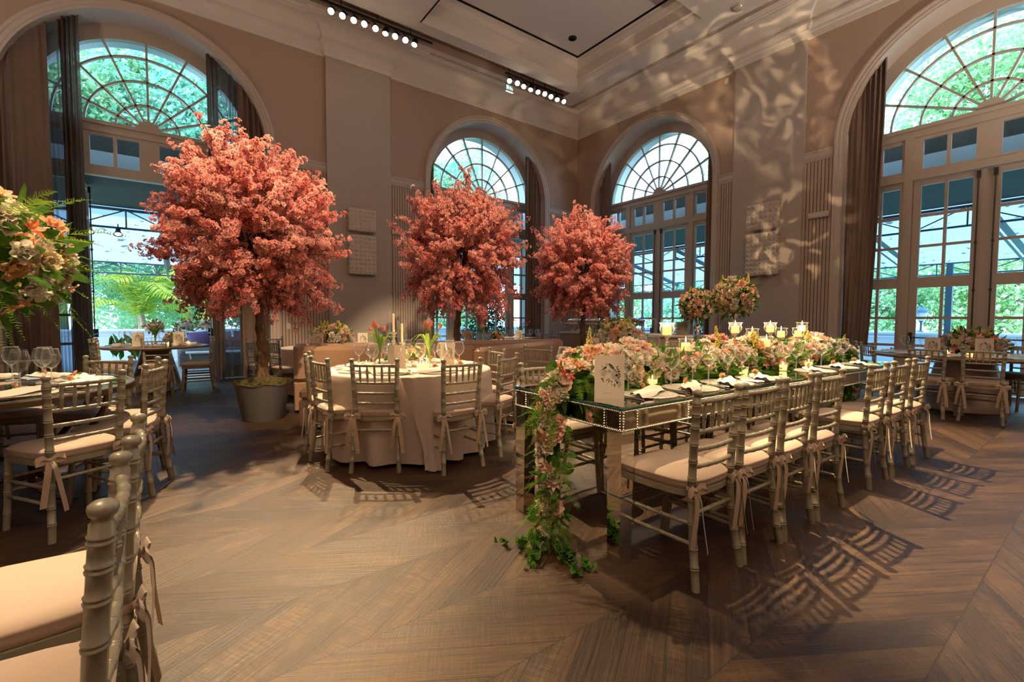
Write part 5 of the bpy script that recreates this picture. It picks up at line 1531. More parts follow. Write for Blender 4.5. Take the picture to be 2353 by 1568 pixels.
BALL = {'rose_blush': 5, 'rose_peach': 3, 'rose_cream': 3, 'rose_white': 3, 'alstroemeria_peach': 5, 'alstroemeria_pink': 2, 'carnation_blush': 3, 'lisianthus_cream': 2}
bouquet('ball_bouquet', 'smaller round rose bouquet on the buffet pedestal vase beside stacked plates', (7.70, 4.72, BZ + .55), (.28, .28, .27), 130, BALL, .045, 103, -.8, group='round pedestal bouquets', fern=10, gl=300, spike=3)
t = thing('pedestal_vase', 'tall mirrored pedestal vase under the larger round bouquet, before the grey pilaster', 'vase', (7.02, 3.66, WZ), 0, 'silver pedestal vases')
MB().lathe([(0, 0), (.09, 0), (.09, .012), (.03, .03), (.03, .06), (.05, .10), (.025, .14), (.03, .2), (.045, .24), (.045, .40), (.025, .46), (.05, .52), (.09, .56), (.09, .57), (0, .55)], 22).build('vase_body', M['silver'], t)
bouquet('ball_bouquet', 'larger round rose bouquet on the tall pedestal before the grey pilaster', (7.02, 3.66, WZ + .82), (.30, .30, .285), 150, BALL, .045, 104, -.8, group='round pedestal bouquets', fern=14, gl=340, spike=4)
# ------------------------------------------------------------------ blossom trees
def flower_template():
    """one small double blossom opening to +Z, unit radius: verts, quads, tone"""
    V = []; F = []; T = []
    r = np.random.default_rng(2)
    for (n, e, rad, z0, off, t1) in ((5, .25, 1., 0., 0., 1.), (3, .8, .70, .05, .6, .82)):
        for k in range(n):
            a = 2 * PI * k / n + off
            for (rr, da, zz, t) in ((.08, 0, 0., .35), (.60, -.56, .5, .85), (1.0, -.34, .95, 1.15), (1.0, .34, .95, 1.15), (.60, .56, .5, .85)):
                V.append((rad * rr * math.cos(a + da), rad * rr * math.sin(a + da), z0 + rad * zz * e + (.1 if k % 2 else 0.) * rr)); T.append(t * t1)
            b = len(V) - 5
            F.append((b, b + 1, b + 2, b + 2)); F.append((b, b + 2, b + 3, b + 4))
    F = np.array([f if f[2] != f[3] else (f[0], f[1], f[2], f[2]) for f in F])
    return np.array(V), F, np.array(T)
TV, TF0, TT = flower_template()
TF = np.array([q for f in TF0 for q in ([(f[0], f[1], f[2])] if f[2] == f[3] else [(f[0], f[1], f[2]), (f[0], f[2], f[3])])])
def scatter_flowers(P, Nn, S, seed):
    r = np.random.default_rng(seed); n = len(P)
    z = Nn / np.linalg.norm(Nn, axis=1, keepdims=True)
    h = r.normal(size=(n, 3)); x = np.cross(h, z); x /= np.linalg.norm(x, axis=1, keepdims=True); y = np.cross(z, x)
    V = P[:, None, :] + S[:, None, None] * (TV[None, :, 0:1] * x[:, None, :] + TV[None, :, 1:2] * y[:, None, :] + TV[None, :, 2:3] * z[:, None, :])
    F = TF[None] + (np.arange(n) * len(TV))[:, None, None]
    T = TT[None] * r.uniform(.78, 1.12, (n, 1))
    return V.reshape(-1, 3), F.reshape(-1, 3), T.ravel()

def crown_data(seed, R=1.08, RZ=1.0):
    """twig paths and blossom sites round a ball of radius ~R, centre at origin"""
    r = random.Random(seed); twigs = []; sites = []
    nb = 330
    for i in range(nb):
        z = 1 - 2 * (i + .5) / nb; q = math.sqrt(1 - z * z); a = i * 2.399963 + r.uniform(-.3, .3)
        if z < -.86: continue
        d = Vector((q * math.cos(a), q * math.sin(a), z + r.uniform(-.1, .1))).normalized()
        ln = R * r.uniform(.76, 1.04)
        if r.random() < .10: ln *= r.uniform(1.08, 1.2)
        if z > .72 and r.random() < .45: ln *= r.uniform(1.05, 1.28)
        s = Vector((0, 0, -.75)).lerp(d * .2, r.uniform(.45, 1.))
        e = Vector((d.x * ln, d.y * ln, d.z * ln * (RZ if z > 0 else 1.22)))
        up = .10 if z > .1 else -.22 * (1 if z < -.3 else .4)
        m = s.lerp(e, .55) + Vector((r.uniform(-.08, .08), r.uniform(-.08, .08), r.uniform(-.02, .1)))
        e = e + Vector((0, 0, up * ln * r.uniform(.3, 1.)))
        P = crom([s, m, e], 14); twigs.append(P)
        # side shoots
        shoots = [P]
        for _ in range(3):
            k = r.randint(6, 11); b = P[k]; dd = (P[k + 1] - P[k]).normalized()
            v = (dd + Vector((r.uniform(-1, 1), r.uniform(-1, 1), r.uniform(-.6, .8))) * .75).normalized(); l = r.uniform(.14, .32)
            Q = crom([b, b + v * l * .5 + Vector((0, 0, .01)), b + v * l], 6); twigs.append(Q); shoots.append(Q)
        for j, Q in enumerate(shoots):
            i0 = 5 if j == 0 else 1
            for k in range(i0, len(Q)):
                rad = .055 if k < len(Q) - 1 else .035
                sites.append((Q[k], (Q[min(k + 1, len(Q) - 1)] - Q[k - 1]).normalized(), rad))
    return twigs, sites
def blossom_tree(label, potlabel, x, y, zc, R, seed, ztrunk, off=(0, 0), data=None):
    g = 'pink blossom trees in grey planters'
    p = thing('planter', potlabel, 'planter', (x, y, 0), 0, 'grey tree planters')
    MB().lathe([(0, 0), (.225, 0), (.23, .01), (.305, .43), (.31, .44), (.285, .44), (.28, .38), (0, .37)], 44).build('pot', M['pot'], p)
    r = random.Random(seed)
    mb = MB(); rows = []
    for i in range(10):
        rows.append([((.315 - .031 * i) * math.cos(a) * (1 + .03 * math.sin(5 * a)), (.315 - .031 * i) * math.sin(a), .44 + .085 * (i / 9) ** .6 + .012 * math.sin(7 * a + i)) for a in [2 * PI * k / 36 for k in range(37)]])
    mb.grid(rows)
    ms = mb.build('moss', M['moss'], p, True, 180); ms['kind'] = 'stuff'
    pts = [(q * math.cos(a), q * math.sin(a), .45) for q, a in [(.31 * math.sqrt(r.random()), r.uniform(0, 6.28)) for _ in range(900)]]
    f = obj('moss_tuft', leaves_mesh('moss_tuft', pts, [(u * 1.6, v * 1.6, .4) for u, v, _ in pts], .05, M['moss'], r, 7), p); f['kind'] = 'stuff'
    t = thing('blossom_tree', label, 'tree', (x, y, 0), 0, g)
    ox, oy = off
    s = R / 1.08
    T = crom([(0, 0, .42), (.006, .0, .8), (-.004, .004, ztrunk * .75), (ox * .4, oy * .4, ztrunk), (ox * .8, oy * .8, zc - .45 * s)], 22)
    MB().tube(T, [.072 + .012 * math.sin(i * 1.7) - .0015 * i for i in range(22)], 12).build('trunk', M['bark'], t)
    for k in range(3):
        a = 2 * PI * k / 3 + seed; b = T[18 + k]
        MB().tube(crom([b, b + Vector((.10 * math.cos(a), .10 * math.sin(a), .2)), b + Vector((.3 * math.cos(a), .3 * math.sin(a), .75))], 8), [.04, .036, .032, .03, .027, .024, .02, .014], 8).build('branch', M['bark'], t)
    c = Vector((ox, oy, zc))
    tw, sites = data
    mb = MB()
    for P in tw: mb.tube([c + q * s for q in P[::2]] + [c + P[-1] * s], .0045 if len(P) > 8 else .003, 3, cap=False)
    o = mb.build('twig', M['twig'], t, False); o['kind'] = 'stuff'
    # the largest clusters to be seen are parts of their own, the rest one mass
    tocam = (Vector((0, 0, 1.22)) - Vector((x, y, zc))).normalized()
    order = sorted(range(len(sites)), key=lambda i: -(sites[i][0].normalized().dot(tocam) * .6 + sites[i][0].length / 1.1))
    own = []; used = []
    for i in order:
        if all((sites[i][0] - sites[j][0]).length > .16 for j in used): used.append(i)
        if len(used) == 100: break
    us = set(used)
    rr = np.random.default_rng(seed)
    def gen(idx, per, sd):
        P = []; Nn = []
        for i in idx:
            q, d, rad = sites[i]
            for _ in range(per):
                v = rr.normal(size=3); v /= np.linalg.norm(v)
                P.append(np.array(c) + np.array(q) * s + v * rad * s * rr.uniform(.5, 1.1)); Nn.append(v * .9 + np.array(d) * .35 + np.array(q) * .45)
        P = np.array(P); return scatter_flowers(P, np.array(Nn), rr.uniform(.020, .028, len(P)), sd)
    V, F, A = gen([i for i in range(len(sites)) if i not in us], 4, seed)
    o = obj('blossoms', np_mesh('blossoms', V, F, M['blossom'], attr=A), t); o['kind'] = 'stuff'
    for i in used:
        V, F, A = gen([i], 9, seed + i)
        obj('blossom_cluster', np_mesh('blossom_cluster', V, F, M['blossom'], attr=A), t)
CD = crown_data(5)
CD2 = crown_data(8)
blossom_tree('largest pink blossom tree, standing in the open floor nearest the camera', 'grey tapered planter standing on the open floor, moss heaped round the largest blossom tree', .90, 6.32, 2.27, .99, 5, 1.36, (-.08, .04), CD)
blossom_tree('middle pink blossom tree rising behind the banquette, in front of an arched window', 'grey planter of the middle blossom tree, behind the tall leather back panel', 4.0, 6.95, 2.40, 1.04, 9, 1.42, (.05, -.03), CD2)
blossom_tree('smallest looking pink blossom tree near the room corner beside the buffet', 'grey planter of the blossom tree near the room corner', 6.7, 6.6, 2.28, .97, 13, 1.40, (.0, .0), CD)

# ------------------------------------------------------------------ wall and ceiling fittings
def sconce(label, P, u0, u1, z0, z1, nc, nr):
    """padded panel with a dark stud on each square; P(u, d, z), d out of the wall negative"""
    t = thing('padded_wall_panel', label, 'wall panel', P((u0 + u1) / 2, 0, z0), 0, 'padded studded wall panels')
    o = Vector(t.location); D = .16
    mb = MB()
    def Q(u, d, z): return tuple(Vector(P(u, d, z)) - o)
    a, b = Q(u0, 0, z0), Q(u1, -D + .02, z1)
    mb.box(min(a[0], b[0]), max(a[0], b[0]), min(a[1], b[1]), max(a[1], b[1]), a[2], b[2]); mb.build('backing', M['pad'], t, False)
    mb = MB(); st = MB(); r = random.Random(int(z0 * 100))
    def face(fu, n1, n2, sz1, sz2):
        for i in range(n1):
            for j in range(n2):
                rows = []
                h = .022 * r.uniform(.7, 1.2); sk = r.uniform(-.006, .006)
                for p in range(5):
                    row = []
                    for q in range(5):
                        s, v = p / 4, q / 4
                        e = (1 - abs(2 * s - 1) ** 3) * (1 - abs(2 * v - 1) ** 3)
                        row.append(fu((i + .03 + .94 * s) / n1, (j + .03 + .94 * v) / n2, h * e + sk * (s - .5)))
                    rows.append(row)
                mb.grid(rows)
                c = Vector(fu((i + .5) / n1, (j + .5) / n2, h + .004))
                k = .009; st.add([tuple(c + Vector(q) * k) for q in ((1, 0, 0), (0, 1, 0), (-1, 0, 0), (0, -1, 0), (0, 0, 1), (0, 0, -1))], [(0, 1, 4), (1, 2, 4), (2, 3, 4), (3, 0, 4), (1, 0, 5), (2, 1, 5), (3, 2, 5), (0, 3, 5)])
    face(lambda a, b, h: Q(u0 + (u1 - u0) * a, -D - h + .02, z0 + (z1 - z0) * b), nc, nr, 0, 0)
    for (uu, sg) in ((u0, -1), (u1, 1)):
        face(lambda a, b, h: Q(uu + sg * h * (1 if u1 > u0 else -1), -(D - .02) * a, z0 + (z1 - z0) * b), 1, nr, 0, 0)
    for (zz, sg) in ((z0, -1), (z1, 1)):
        face(lambda a, b, h: Q(u0 + (u1 - u0) * a, -(D - .02) * b, zz + sg * h), nc, 1, 0, 0)
    mb.build('padded_tile', M['pad'], t, True, 60); st.build('stud', M['black'], t, False)
PAp = lambda u, d, z: (u, YA - PD + d, z)
PBp = lambda u, d, z: (XB - PD + d, u, z)
sconce('short padded studded panel, upper one on the pilaster between the garden doors and middle tree', PAp, 3.23, 3.83, 3.20, 3.68, 6, 5)
sconce('tall padded studded panel, lower one on the pilaster between the garden doors and middle tree', PAp, 3.23, 3.83, 2.24, 3.10, 6, 9)
sconce('short padded studded panel, upper one on the pilaster catching warm light above the candles', PBp, 5.10, 4.46, 3.18, 3.72, 7, 5)
sconce('tall padded studded panel, lower one on the pilaster catching warm light above the candles', PBp, 5.10, 4.46, 2.20, 3.10, 7, 9)
def small_box(name, label, cat, P, u, z, w, h, d, mat, group=None, extra=None):
    t = thing(name, label, cat, P(u, 0, z), 0, group); o = Vector(t.location)
    def bx(u0, u1, z0, z1, d0, d1, m, nm):
        a, b = Vector(P(u + u0, -d0, z + z0)) - o, Vector(P(u + u1, -d1, z + z1)) - o
        MB().box(min(a.x, b.x), max(a.x, b.x), min(a.y, b.y), max(a.y, b.y), min(a.z, b.z), max(a.z, b.z), bev=min(.006, d * .3)).build(nm, m, t)
    bx(-w / 2, w / 2, -h / 2, h / 2, 0., d, mat, 'housing')
    if extra == 'lamp': bx(-w * .38, w * .38, -h * .3, h * .2, d, d + .006, M['card'], 'diffuser')
    if extra == 'switch': bx(-w * .2, w * .2, -h * .3, h * .3, d, d + .006, M['plastic'], 'rocker')
    return t
small_box('emergency_light', 'white emergency light box on ribbed wainscot beside the middle blossom tree', 'emergency light', pa, 4.42, 3.30, .30, .11, .07, M['plastic'], 'emergency lights', 'lamp')
small_box('emergency_light', 'white emergency light box on ribbed wainscot between pilaster and tall drape', 'emergency light', pb, 3.76, 3.32, .36, .11, .07, M['plastic'], 'emergency lights', 'lamp')
small_box('wall_switch', 'pale switch plate on wainscot beside the largest tree trunk', 'switch', pa, 2.0, 1.08, .085, .13, .02, M['plastic'], 'wall switches', 'switch')
small_box('wall_switch', 'pale switch plate on wainscot near the room corner', 'switch', pa, 9.75, 1.22, .085, .13, .02, M['plastic'], 'wall switches', 'switch')
small_box('wall_switch', 'grey switch plate on wainscot beyond the larger round bouquet', 'switch', pb, 5.76, 1.06, .085, .13, .02, M['pil'], 'wall switches', 'switch')
small_box('motion_sensor', 'small white sensor on the wall just under the cornice, beside the lit pilaster', 'sensor', pb, 5.72, 6.70, .08, .12, .06, M['plastic'], None, 'switch')
t = thing('smoke_detector', 'white square detector on the ceiling beside the air vent', 'smoke detector', (9.28, 4.92, 7.5))
MB().box(-.13, .13, -.10, .10, -.02, .0, bev=.008).build('base_plate', M['plastic'], t); MB().box(-.10, .10, -.08, .08, -.06, -.02, bev=.02).build('sensor_cover', M['plastic'], t)
MB().box(-.05, -.03, -.083, -.079, -.045, -.03).build('indicator', emis('green_indicator', (.7, 1., .1), 2.), t)
t = thing('ceiling_speaker', 'black round recess in the sunken ceiling tray', 'ceiling speaker', (8.05, 8.38, 8.1))
MB().lathe([(.075, -.03), (.095, -.03), (.10, -.004), (.10, 0), (.075, 0)], 24, cap=False).build('bezel', M['black'], t); MB().lathe([(0, -.008), (.076, -.008)], 20, cap=False).build('grille', M['black'], t)
for (x, y, l) in ((6.15, 9.35, 'small white sprinkler on the ceiling between the two spotlight runs'), (9.25, 9.25, 'small white sprinkler on the ceiling near the room corner')):
    t = thing('sprinkler', l, 'sprinkler', (x, y, 7.5), 0, 'ceiling sprinklers'); MB().lathe([(.045, 0), (.045, -.012), (.02, -.015), (.012, -.03), (.02, -.035), (0, -.036)], 14).build('cap', M['plastic'], t)
# linear air vents
for (x0, x1, y0, y1, ax, l) in ((5.10, 9.68, 10.06, 10.16, 'x', 'dark linear ceiling vent along the spotlight slot'), (9.62, 9.72, -2., 10.16, 'y', 'dark linear ceiling vent above the tall window drape and lit pilaster')):
    t = thing('air_vent', l, 'air vent', ((x0 + x1) / 2, (y0 + y1) / 2, 7.5), 0, 'linear ceiling vents'); o = Vector(t.location)
    MB().box(x0 - o.x, x1 - o.x, y0 - o.y, y1 - o.y, -.004, .0).build('backing', M['black'], t, False)
    mb = MB()
    for k in range(5):
        if ax == 'x': a = y0 + (y1 - y0) * k / 4; mb.box(x0 - o.x, x1 - o.x, a - .006 - o.y, a + .006 - o.y, -.016, -.002)
        else: a = x0 + (x1 - x0) * k / 4; mb.box(a - .006 - o.x, a + .006 - o.x, y0 - o.y, y1 - o.y, -.016, -.002)
    mb.build('slat', M['trim'], t, False)
# exit sign hanging below the slot
t = thing('exit_sign', 'small hanging clear exit sign with green arrow beside the first lamp of its run', 'exit sign', (7.30, 9.95, 7.20))
MB().box(-.11, .11, -.004, .004, 0, .17).build('panel', M['glass'], t, False)
MB().box(-.105, .105, -.0065, -.005, .03, .165).build('green_face', emis('exit_green', (.16, .42, .28), .8), t, False)
mb = MB()
mb.box(-.10, -.085, -.009, -.007, .05, .155); mb.box(-.075, -.03, -.009, -.007, .06, .15); mb.add([(-.02, -.008, .10), (.03, -.008, .15), (.03, -.008, .05)], [(0, 1, 2)]); mb.box(.03, .06, -.009, -.007, .085, .115)
for k in range(4): mb.box(.068 + .009 * k, .074 + .009 * k, -.009, -.007, .055, .10)
mb.build('pictogram', emis('exit_white', (.9, 1., .92), 1.5), t, False)
MB().box(-.115, .115, -.012, .012, -.012, .003).build('lit_edge', emis('exit_edge', (.8, 1., .95), 2.), t, False)
MB().tube([(-.09, 0, .17), (-.09, 0, .30)], .004, 5).build('hanger', M['dark'], t); MB().tube([(.09, 0, .17), (.09, 0, .30)], .004, 5).build('hanger', M['dark'], t)

# spotlights
def spot_proto():
    """can lamp aimed along -Z from the pivot at the origin"""
    t = thing('track_spotlight', 'spot', 'spotlight')
    MB().lathe([(.035, .09), (.05, .085), (.062, .02), (.068, -.06), (.072, -.065), (.064, -.065), (.058, -.045), (0, -.045)], 20).build('lamp_housing', M['black'], t)
    MB().lathe([(0, -.056), (.060, -.058)], 20, cap=False).build('lens', M['lens'], t)
    MB().tube([(-.078, 0, 0), (-.08, 0, .06), (-.03, 0, .12), (.03, 0, .12), (.08, 0, .06), (.078, 0, 0)], .007, 6).build('yoke', M['dark'], t)
    MB().tube(crom([(0, .05, .09), (.06, .10, .10), (.05, .06, .16), (0, 0, .14)], 10), .005, 5).build('cable', M['black'], t)
    return t
SP = spot_proto()
LIGHTS = []
def spot_light(loc, tgt, power, size, col=(1., .70, .38), blend=.4, rad=.045):
    l = bpy.data.lights.new('spot_beam', 'SPOT'); l.energy = power; l.spot_size = math.radians(size); l.spot_blend = blend; l.color = col; l.shadow_soft_size = rad
    o = bpy.data.objects.new('spot_beam', l); C.objects.link(o)
    o.location = loc; o.rotation_euler = (Vector(tgt) - Vector(loc)).to_track_quat('-Z', 'Y').to_euler(); LIGHTS.append(o); return o
def fixture(x, y, z, tgt, label, group, power, size=26., lamp=True):
    global SP
    o = place(SP, USED, (x, y, z), 0, label, group)
    d = (Vector(tgt) - Vector((x, y, z))).normalized()
    o.rotation_euler = d.to_track_quat('-Z', 'Y').to_euler()
    if lamp and power: spot_light(Vector((x, y, z)) + d * .09, tgt, power, size)
def track(label, x0, x1, y, z):
    t = thing('lighting_track', label, 'lighting track', (x0, y, z), 0, 'lighting tracks in the ceiling slot')
    MB().box(0, x1 - x0, -.02, .02, -.015, .015).build('rail', M['black'], t, False)
    for k in range(5):
        MB().tube([((x1 - x0) * (k + .3) / 5, 0, .01), ((x1 - x0) * (k + .3) / 5, 0, 7.72 - z)], .008, 5).build('hanger', M['black'], t)
TYK, TZK = 9.72, 7.50
track('black lighting track of the spotlight run over the pilaster', 1.2, 4.95, TYK, TZK)
track('black lighting track of the spotlight run toward the room corner', 7.0, 9.0, TYK, TZK)
PW = .85
T1 = [(-.9, 4.4, .8), (.3, 6.3, 2.6), (.9, 6.3, 2.4), (-.9, 4.2, .8), (1.6, 4.2, .8), (2.25, 8.1, .9), (.9, 6.0, 1.8), (1.9, 4.0, .7), (2.2, 8.1, .9)]
for i, q in enumerate(T1):
    x = 2.74 + (4.52 - 2.74) * i / 8
    fixture(x, TYK, 7.36, q, 'lit can spotlight in the run over the pilaster, %s counting toward the room corner' % ORD[i], 'spotlights of the run over the pilaster', 1300 * PW, 17)
T2 = [(4.0, 6.9, 2.5), (3.4, 1.9, .9), (4.0, 6.8, 2.0), (5., 7.9, .9), (6.7, 6.5, 2.5), (4.7, 1.9, .9), (4.7, 4., .9), (6.7, 6.6, 1.9), (7.0, 3.7, 1.4)]
for i, q in enumerate(T2):
    x = 7.14 + (9.0 - 7.14) * i / 8
    fixture(x, TYK, 7.36, q, 'lit can spotlight in the run near the corner, %s counting toward the room corner' % ORD[i], 'spotlights of the run near the corner', 1500 * PW, 18)
# unseen spots: some placed from floor shadows, others added to brighten flowers, trees and tables
for (p, q, e, s) in (((5.6, 4.4, 7.3), (4.9, 1.0, .3), 7800, 39), ((2.4, 8.1, 7.3), (1.5, 3.25, .1), 5200, 26), ((.6, 7.9, 7.3), (-.3, 3.5, .2), 6000, 26), ((-1.6, 3.2, 7.3), (-.5, 1.3, .3), 1500, 22),
                     ((1.0, -2.0, 7.3), (2.3, 1.8, .95), 1100, 13), ((3.6, -2.2, 7.3), (3.9, 1.9, 1.0), 1300, 16), ((2.5, 3.6, 7.3), (2.55, 1.95, 1.), 2300, 17), ((4.3, 3.8, 7.3), (4.5, 1.95, 1.), 2300, 17), ((4.5, .3, 7.3), (7.3, 4.15, 1.7), 2200, 15), ((.3, 1.6, 7.3), (-.9, 4.1, 1.6), 2800, 14), ((-1.2, .6, 7.3), (1.62, 1.86, .5), 900, 9), 
                     ((.5, 1.5, 7.3), (.7, 6.2, 2.4), 3600, 30), ((2.8, 2.2, 7.3), (4.0, 6.8, 2.5), 3600, 26), ((5.2, 2.4, 7.3), (6.7, 6.5, 2.4), 3400, 24), ((1.7, 2.2, 7.3), (1.9, 4.15, .8), 1100, 15)):
    spot_light(p, q, e * PW, s)
# added noise-patterned spots imitating warm light thrown back off the mirrored tables
def imitated_bounce(loc, tgt, e, size, scale, lo, hi, stretch=(1, 1, 1)):
    o = spot_light(loc, tgt, e, size, (1., .72, .40), .5, .02)
    l = o.data; l.use_nodes = True; nt = l.node_tree
    em = [n for n in nt.nodes if n.type == 'EMISSION'][0]
    tc = N(nt, 'ShaderNodeTexCoord'); mp = N(nt, 'ShaderNodeMapping'); mp.inputs['Scale'].default_value = stretch
    nz = N(nt, 'ShaderNodeTexNoise'); nz.inputs['Scale'].default_value = scale; nz.inputs['Detail'].default_value = 2; nz.inputs['Distortion'].default_value = 1.2
    L(nt, tc.outputs['Normal'], mp.inputs[0]); L(nt, mp.outputs[0], nz.inputs['Vector'])
    mr = N(nt, 'ShaderNodeMapRange'); mr.inputs[1].default_value = lo; mr.inputs[2].default_value = hi; L(nt, nz.outputs['Fac'], mr.inputs[0]); L(nt, mr.outputs[0], em.inputs['Strength'])
imitated_bounce((5.5, 1.95, 1.3), (10.3, 5.2, 7.2), 1500, 30, 16., .52, .66)
imitated_bounce((4.9, 1.95, 1.3), (10.3, 7.6, 7.25), 700, 24, 15., .52, .66)
imitated_bounce((5.0, 1.95, 1.32), (10.3, 4.75, 5.6), 650, 22, 15., .50, .68, (1, 1, .22))
imitated_bounce((4.6, 1.95, 1.32), (10.3, 4.1, 3.0), 800, 20, 14., .53, .60)
imitated_bounce((3.6, 1.95, 1.32), (8.3, 10.4, 6.9), 600, 28, 15., .50, .68, (1, 1, .4))
# candle glow
for (x, y, z) in ((2.73, 1.89, 1.2), (3.66, 1.9, 1.2), (4.22, 1.88, 1.2), (4.9, 1.9, 1.15), (1.82, 3.9, .9)):
    l = bpy.data.lights.new('candle_glow', 'POINT'); l.energy = 5; l.color = (1., .58, .22); l.shadow_soft_size = .03
    o = bpy.data.objects.new('candle_glow', l); C.objects.link(o); o.location = (x, y, z)
# added fill lamps, unseen, hung under the ceiling outside the frame
for (x, y, e, s) in ((0., -2.2, 30, 2.4), (6., -2.0, 30, 2.4)):
    l = bpy.data.lights.new('ceiling_fill', 'AREA'); l.energy = e; l.color = (1., .80, .60); l.shape = 'SQUARE'; l.size = s
    o = bpy.data.objects.new('ceiling_fill', l); C.objects.link(o); o.location = (x, y, 7.46)

for (x, y, e) in ((-3., -2.2, 400), (8.2, -2.6, 420), (-3.8, 7.5, 70)):   # added unseen area lamps facing up, ambient fill off the ceiling
    l = bpy.data.lights.new('upward_fill', 'AREA'); l.energy = e; l.color = (1., .84, .66); l.shape = 'DISK'; l.size = .5; l.spread = math.radians(150)
    o = bpy.data.objects.new('upward_fill', l); C.objects.link(o); o.location = (x, y, 2.0); o.rotation_euler = (PI, 0, 0)
# ------------------------------------------------------------------ outside
TER = 18.0
MB().add([(X0 - 8, YA + RV, -.02), (XB + RV, YA + RV, -.02), (XB + RV, Y0 - 8, -.02), (TER, Y0 - 8, -.02), (TER, TER, -.02), (X0 - 8, TER, -.02)], [(0, 1, 4, 5), (1, 2, 3, 4)]).struct('terrace', M['deck'])
MB().add([(-70, -70, -.6), (90, -70, -.6), (90, 90, -.6), (-70, 90, -.6)], [(0, 1, 2, 3)]).struct('ground', M['fol1'])
mb = MB()
for (x0, x1, y0, y1) in ((X0 - 8, TER + .3, TER, TER + .3), (TER, TER + .3, Y0 - 8, TER)):
    mb.box(x0, x1, y0, y1, -.6, .84)
for (x0, x1, y0, y1) in ((X0 - 8, TER + .36, TER - .06, TER + .36), (TER - .06, TER + .36, Y0 - 8, TER + .36)):
    mb.box(x0, x1, y0, y1, .82, .90, bev=.02); mb.box(x0, x1, y0 + .02, y1 - .02, .72, .76, bev=.01)
mb.struct('terrace_wall', M['white'])
# awning: dark flat part by the building, translucent slope beyond
ZA, ZE = 3.78, 2.85; RA = 14.0
mb = MB()
mb.add([(X0 - 8, YA + RV + .02, ZA), (XB + RV + .02, YA + RV + .02, ZA), (XB + RV + .02, Y0 - 8, ZA), (RA, Y0 - 8, ZA), (RA, RA, ZA), (X0 - 8, RA, ZA)], [(0, 1, 4, 5), (1, 2, 3, 4)])
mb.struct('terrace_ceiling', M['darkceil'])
mb = MB(); mb.add([(X0 - 8, RA, ZA), (RA, RA, ZA), (TER - .5, TER - .5, ZE), (X0 - 8, TER - .5, ZE), (RA, Y0 - 8, ZA), (TER - .5, Y0 - 8, ZE)], [(0, 1, 2, 3), (1, 4, 5, 2)])
mb.struct('terrace_roof', M['roof'])
mb = MB()
for mi, z0, z1 in ((0, 3.80, 4.36), (1, 4.36, 4.86)):
    mb.mi = mi
    mb.box(X0 - 8, XB + RV + .75, YA + RV + .6, YA + RV + .7, z0, z1); mb.box(XB + RV + .6, XB + RV + .7, Y0 - 8, YA + RV + .65, z0, z1)
mb.struct('terrace_fascia', [M['white'], M['fascia']])
def truss(label, a, b, h=.38, n=9, r=.025):
    t = thing('roof_truss', label, 'truss', tuple(a), 0, 'terrace roof trusses'); o = Vector(a); A = Vector(); B = Vector(b) - o; dn = Vector((0, 0, -h))
    MB().tube([A, B], r * 1.3, 6).build('top_chord', M['truss'], t); MB().tube([A + dn, B + dn], r, 6).build('bottom_chord', M['truss'], t)
    mb = MB()
    for k in range(n):
        p, q = A.lerp(B, k / n), A.lerp(B, (k + 1) / n)
        mb.tube([p, p + dn], r * .7, 5); mb.tube([p + (dn if k % 2 else Vector()), q + (Vector() if k % 2 else dn)], r * .6, 5)
    mb.build('lattice', M['truss'], t)
    return t
truss('long truss under the awning seen through the open garden doors, upper one', (-6., RA, ZA - .05), (8., RA, ZA - .05), .42, 16)
truss('long truss at the eaves seen through the open garden doors, lower one', (-6., TER - .5, ZE), (12., TER - .5, ZE), .32, 22)
truss('long upper truss beyond the sunlit window doors', (RA, 13., ZA - .05), (RA, -5., ZA - .05), .42, 20)
truss('long eaves truss beyond the sunlit window doors', (TER - .5, 15., ZE), (TER - .5, -5., ZE), .32, 24)
def rafter(label, a, b):
    t = thing('rafter', label, 'rafter', tuple(a), 0, 'sloping terrace rafters'); v = Vector(b) - Vector(a)
    MB().tube([Vector(), v], .075, 4).build('beam', M['truss'], t)
    mb = MB(); mb.tube([Vector((0, 0, -.25)), v + Vector((0, 0, -.25))], .03, 4)
    mb.build('lower_chord', M['truss'], t)
for i, x in enumerate((-3.2, -.1, 3., 6.2, 9.4)):
    rafter('sloping rafter over the garden door terrace, %s of five from the heavy drape side' % ORD[i], (x, RA - .1, ZA - .12), (x + .1, TER - .5, ZE - .12))
for i, y in enumerate((12., 9.4, 6.8, 4.2, 1.9, -.6)):
    rafter('sloping rafter beyond the buffet side windows, %s of six from the room corner' % ORD[i], (RA - .1, y, ZA - .12), (TER - .5, y - .4, ZE - .12))
for i, (x, y, l) in enumerate(((TER - .5, 3.05, 'slim terrace post beside the lantern'), (TER - .5, 8.6, 'slim terrace post beyond the smallest blossom tree window'), (6., TER - .5, 'slim terrace post beyond the middle blossom tree window'))):
    t = thing('terrace_post', l, 'post', (x, y, 0), 0, 'terrace posts'); MB().box(-.07, .07, -.07, .07, -.02, ZE).build('shaft', M['truss'], t, False); MB().box(-.12, .12, -.12, .12, -.02, .06).build('foot_plate', M['truss'], t, False)
# lantern on the terrace wall
t = thing('lantern', 'small black topped lantern on the white terrace wall', 'lantern', (TER + .12, 3.75, .90))
MB().lathe([(.09, 0), (.06, .03), (.03, .06), (.03, .28), (.06, .32), (.07, .34)], 10).build('pedestal', M['truss'], t); MB().lathe([(.09, .34), (.16, .60)], 6, cap=False).build('glass_body', M['white'], t); MB().lathe([(.20, .58), (.17, .64), (.08, .72), (.03, .75), (.03, .80), (0, .84)], 8).build('roof_cap', M['truss'], t)
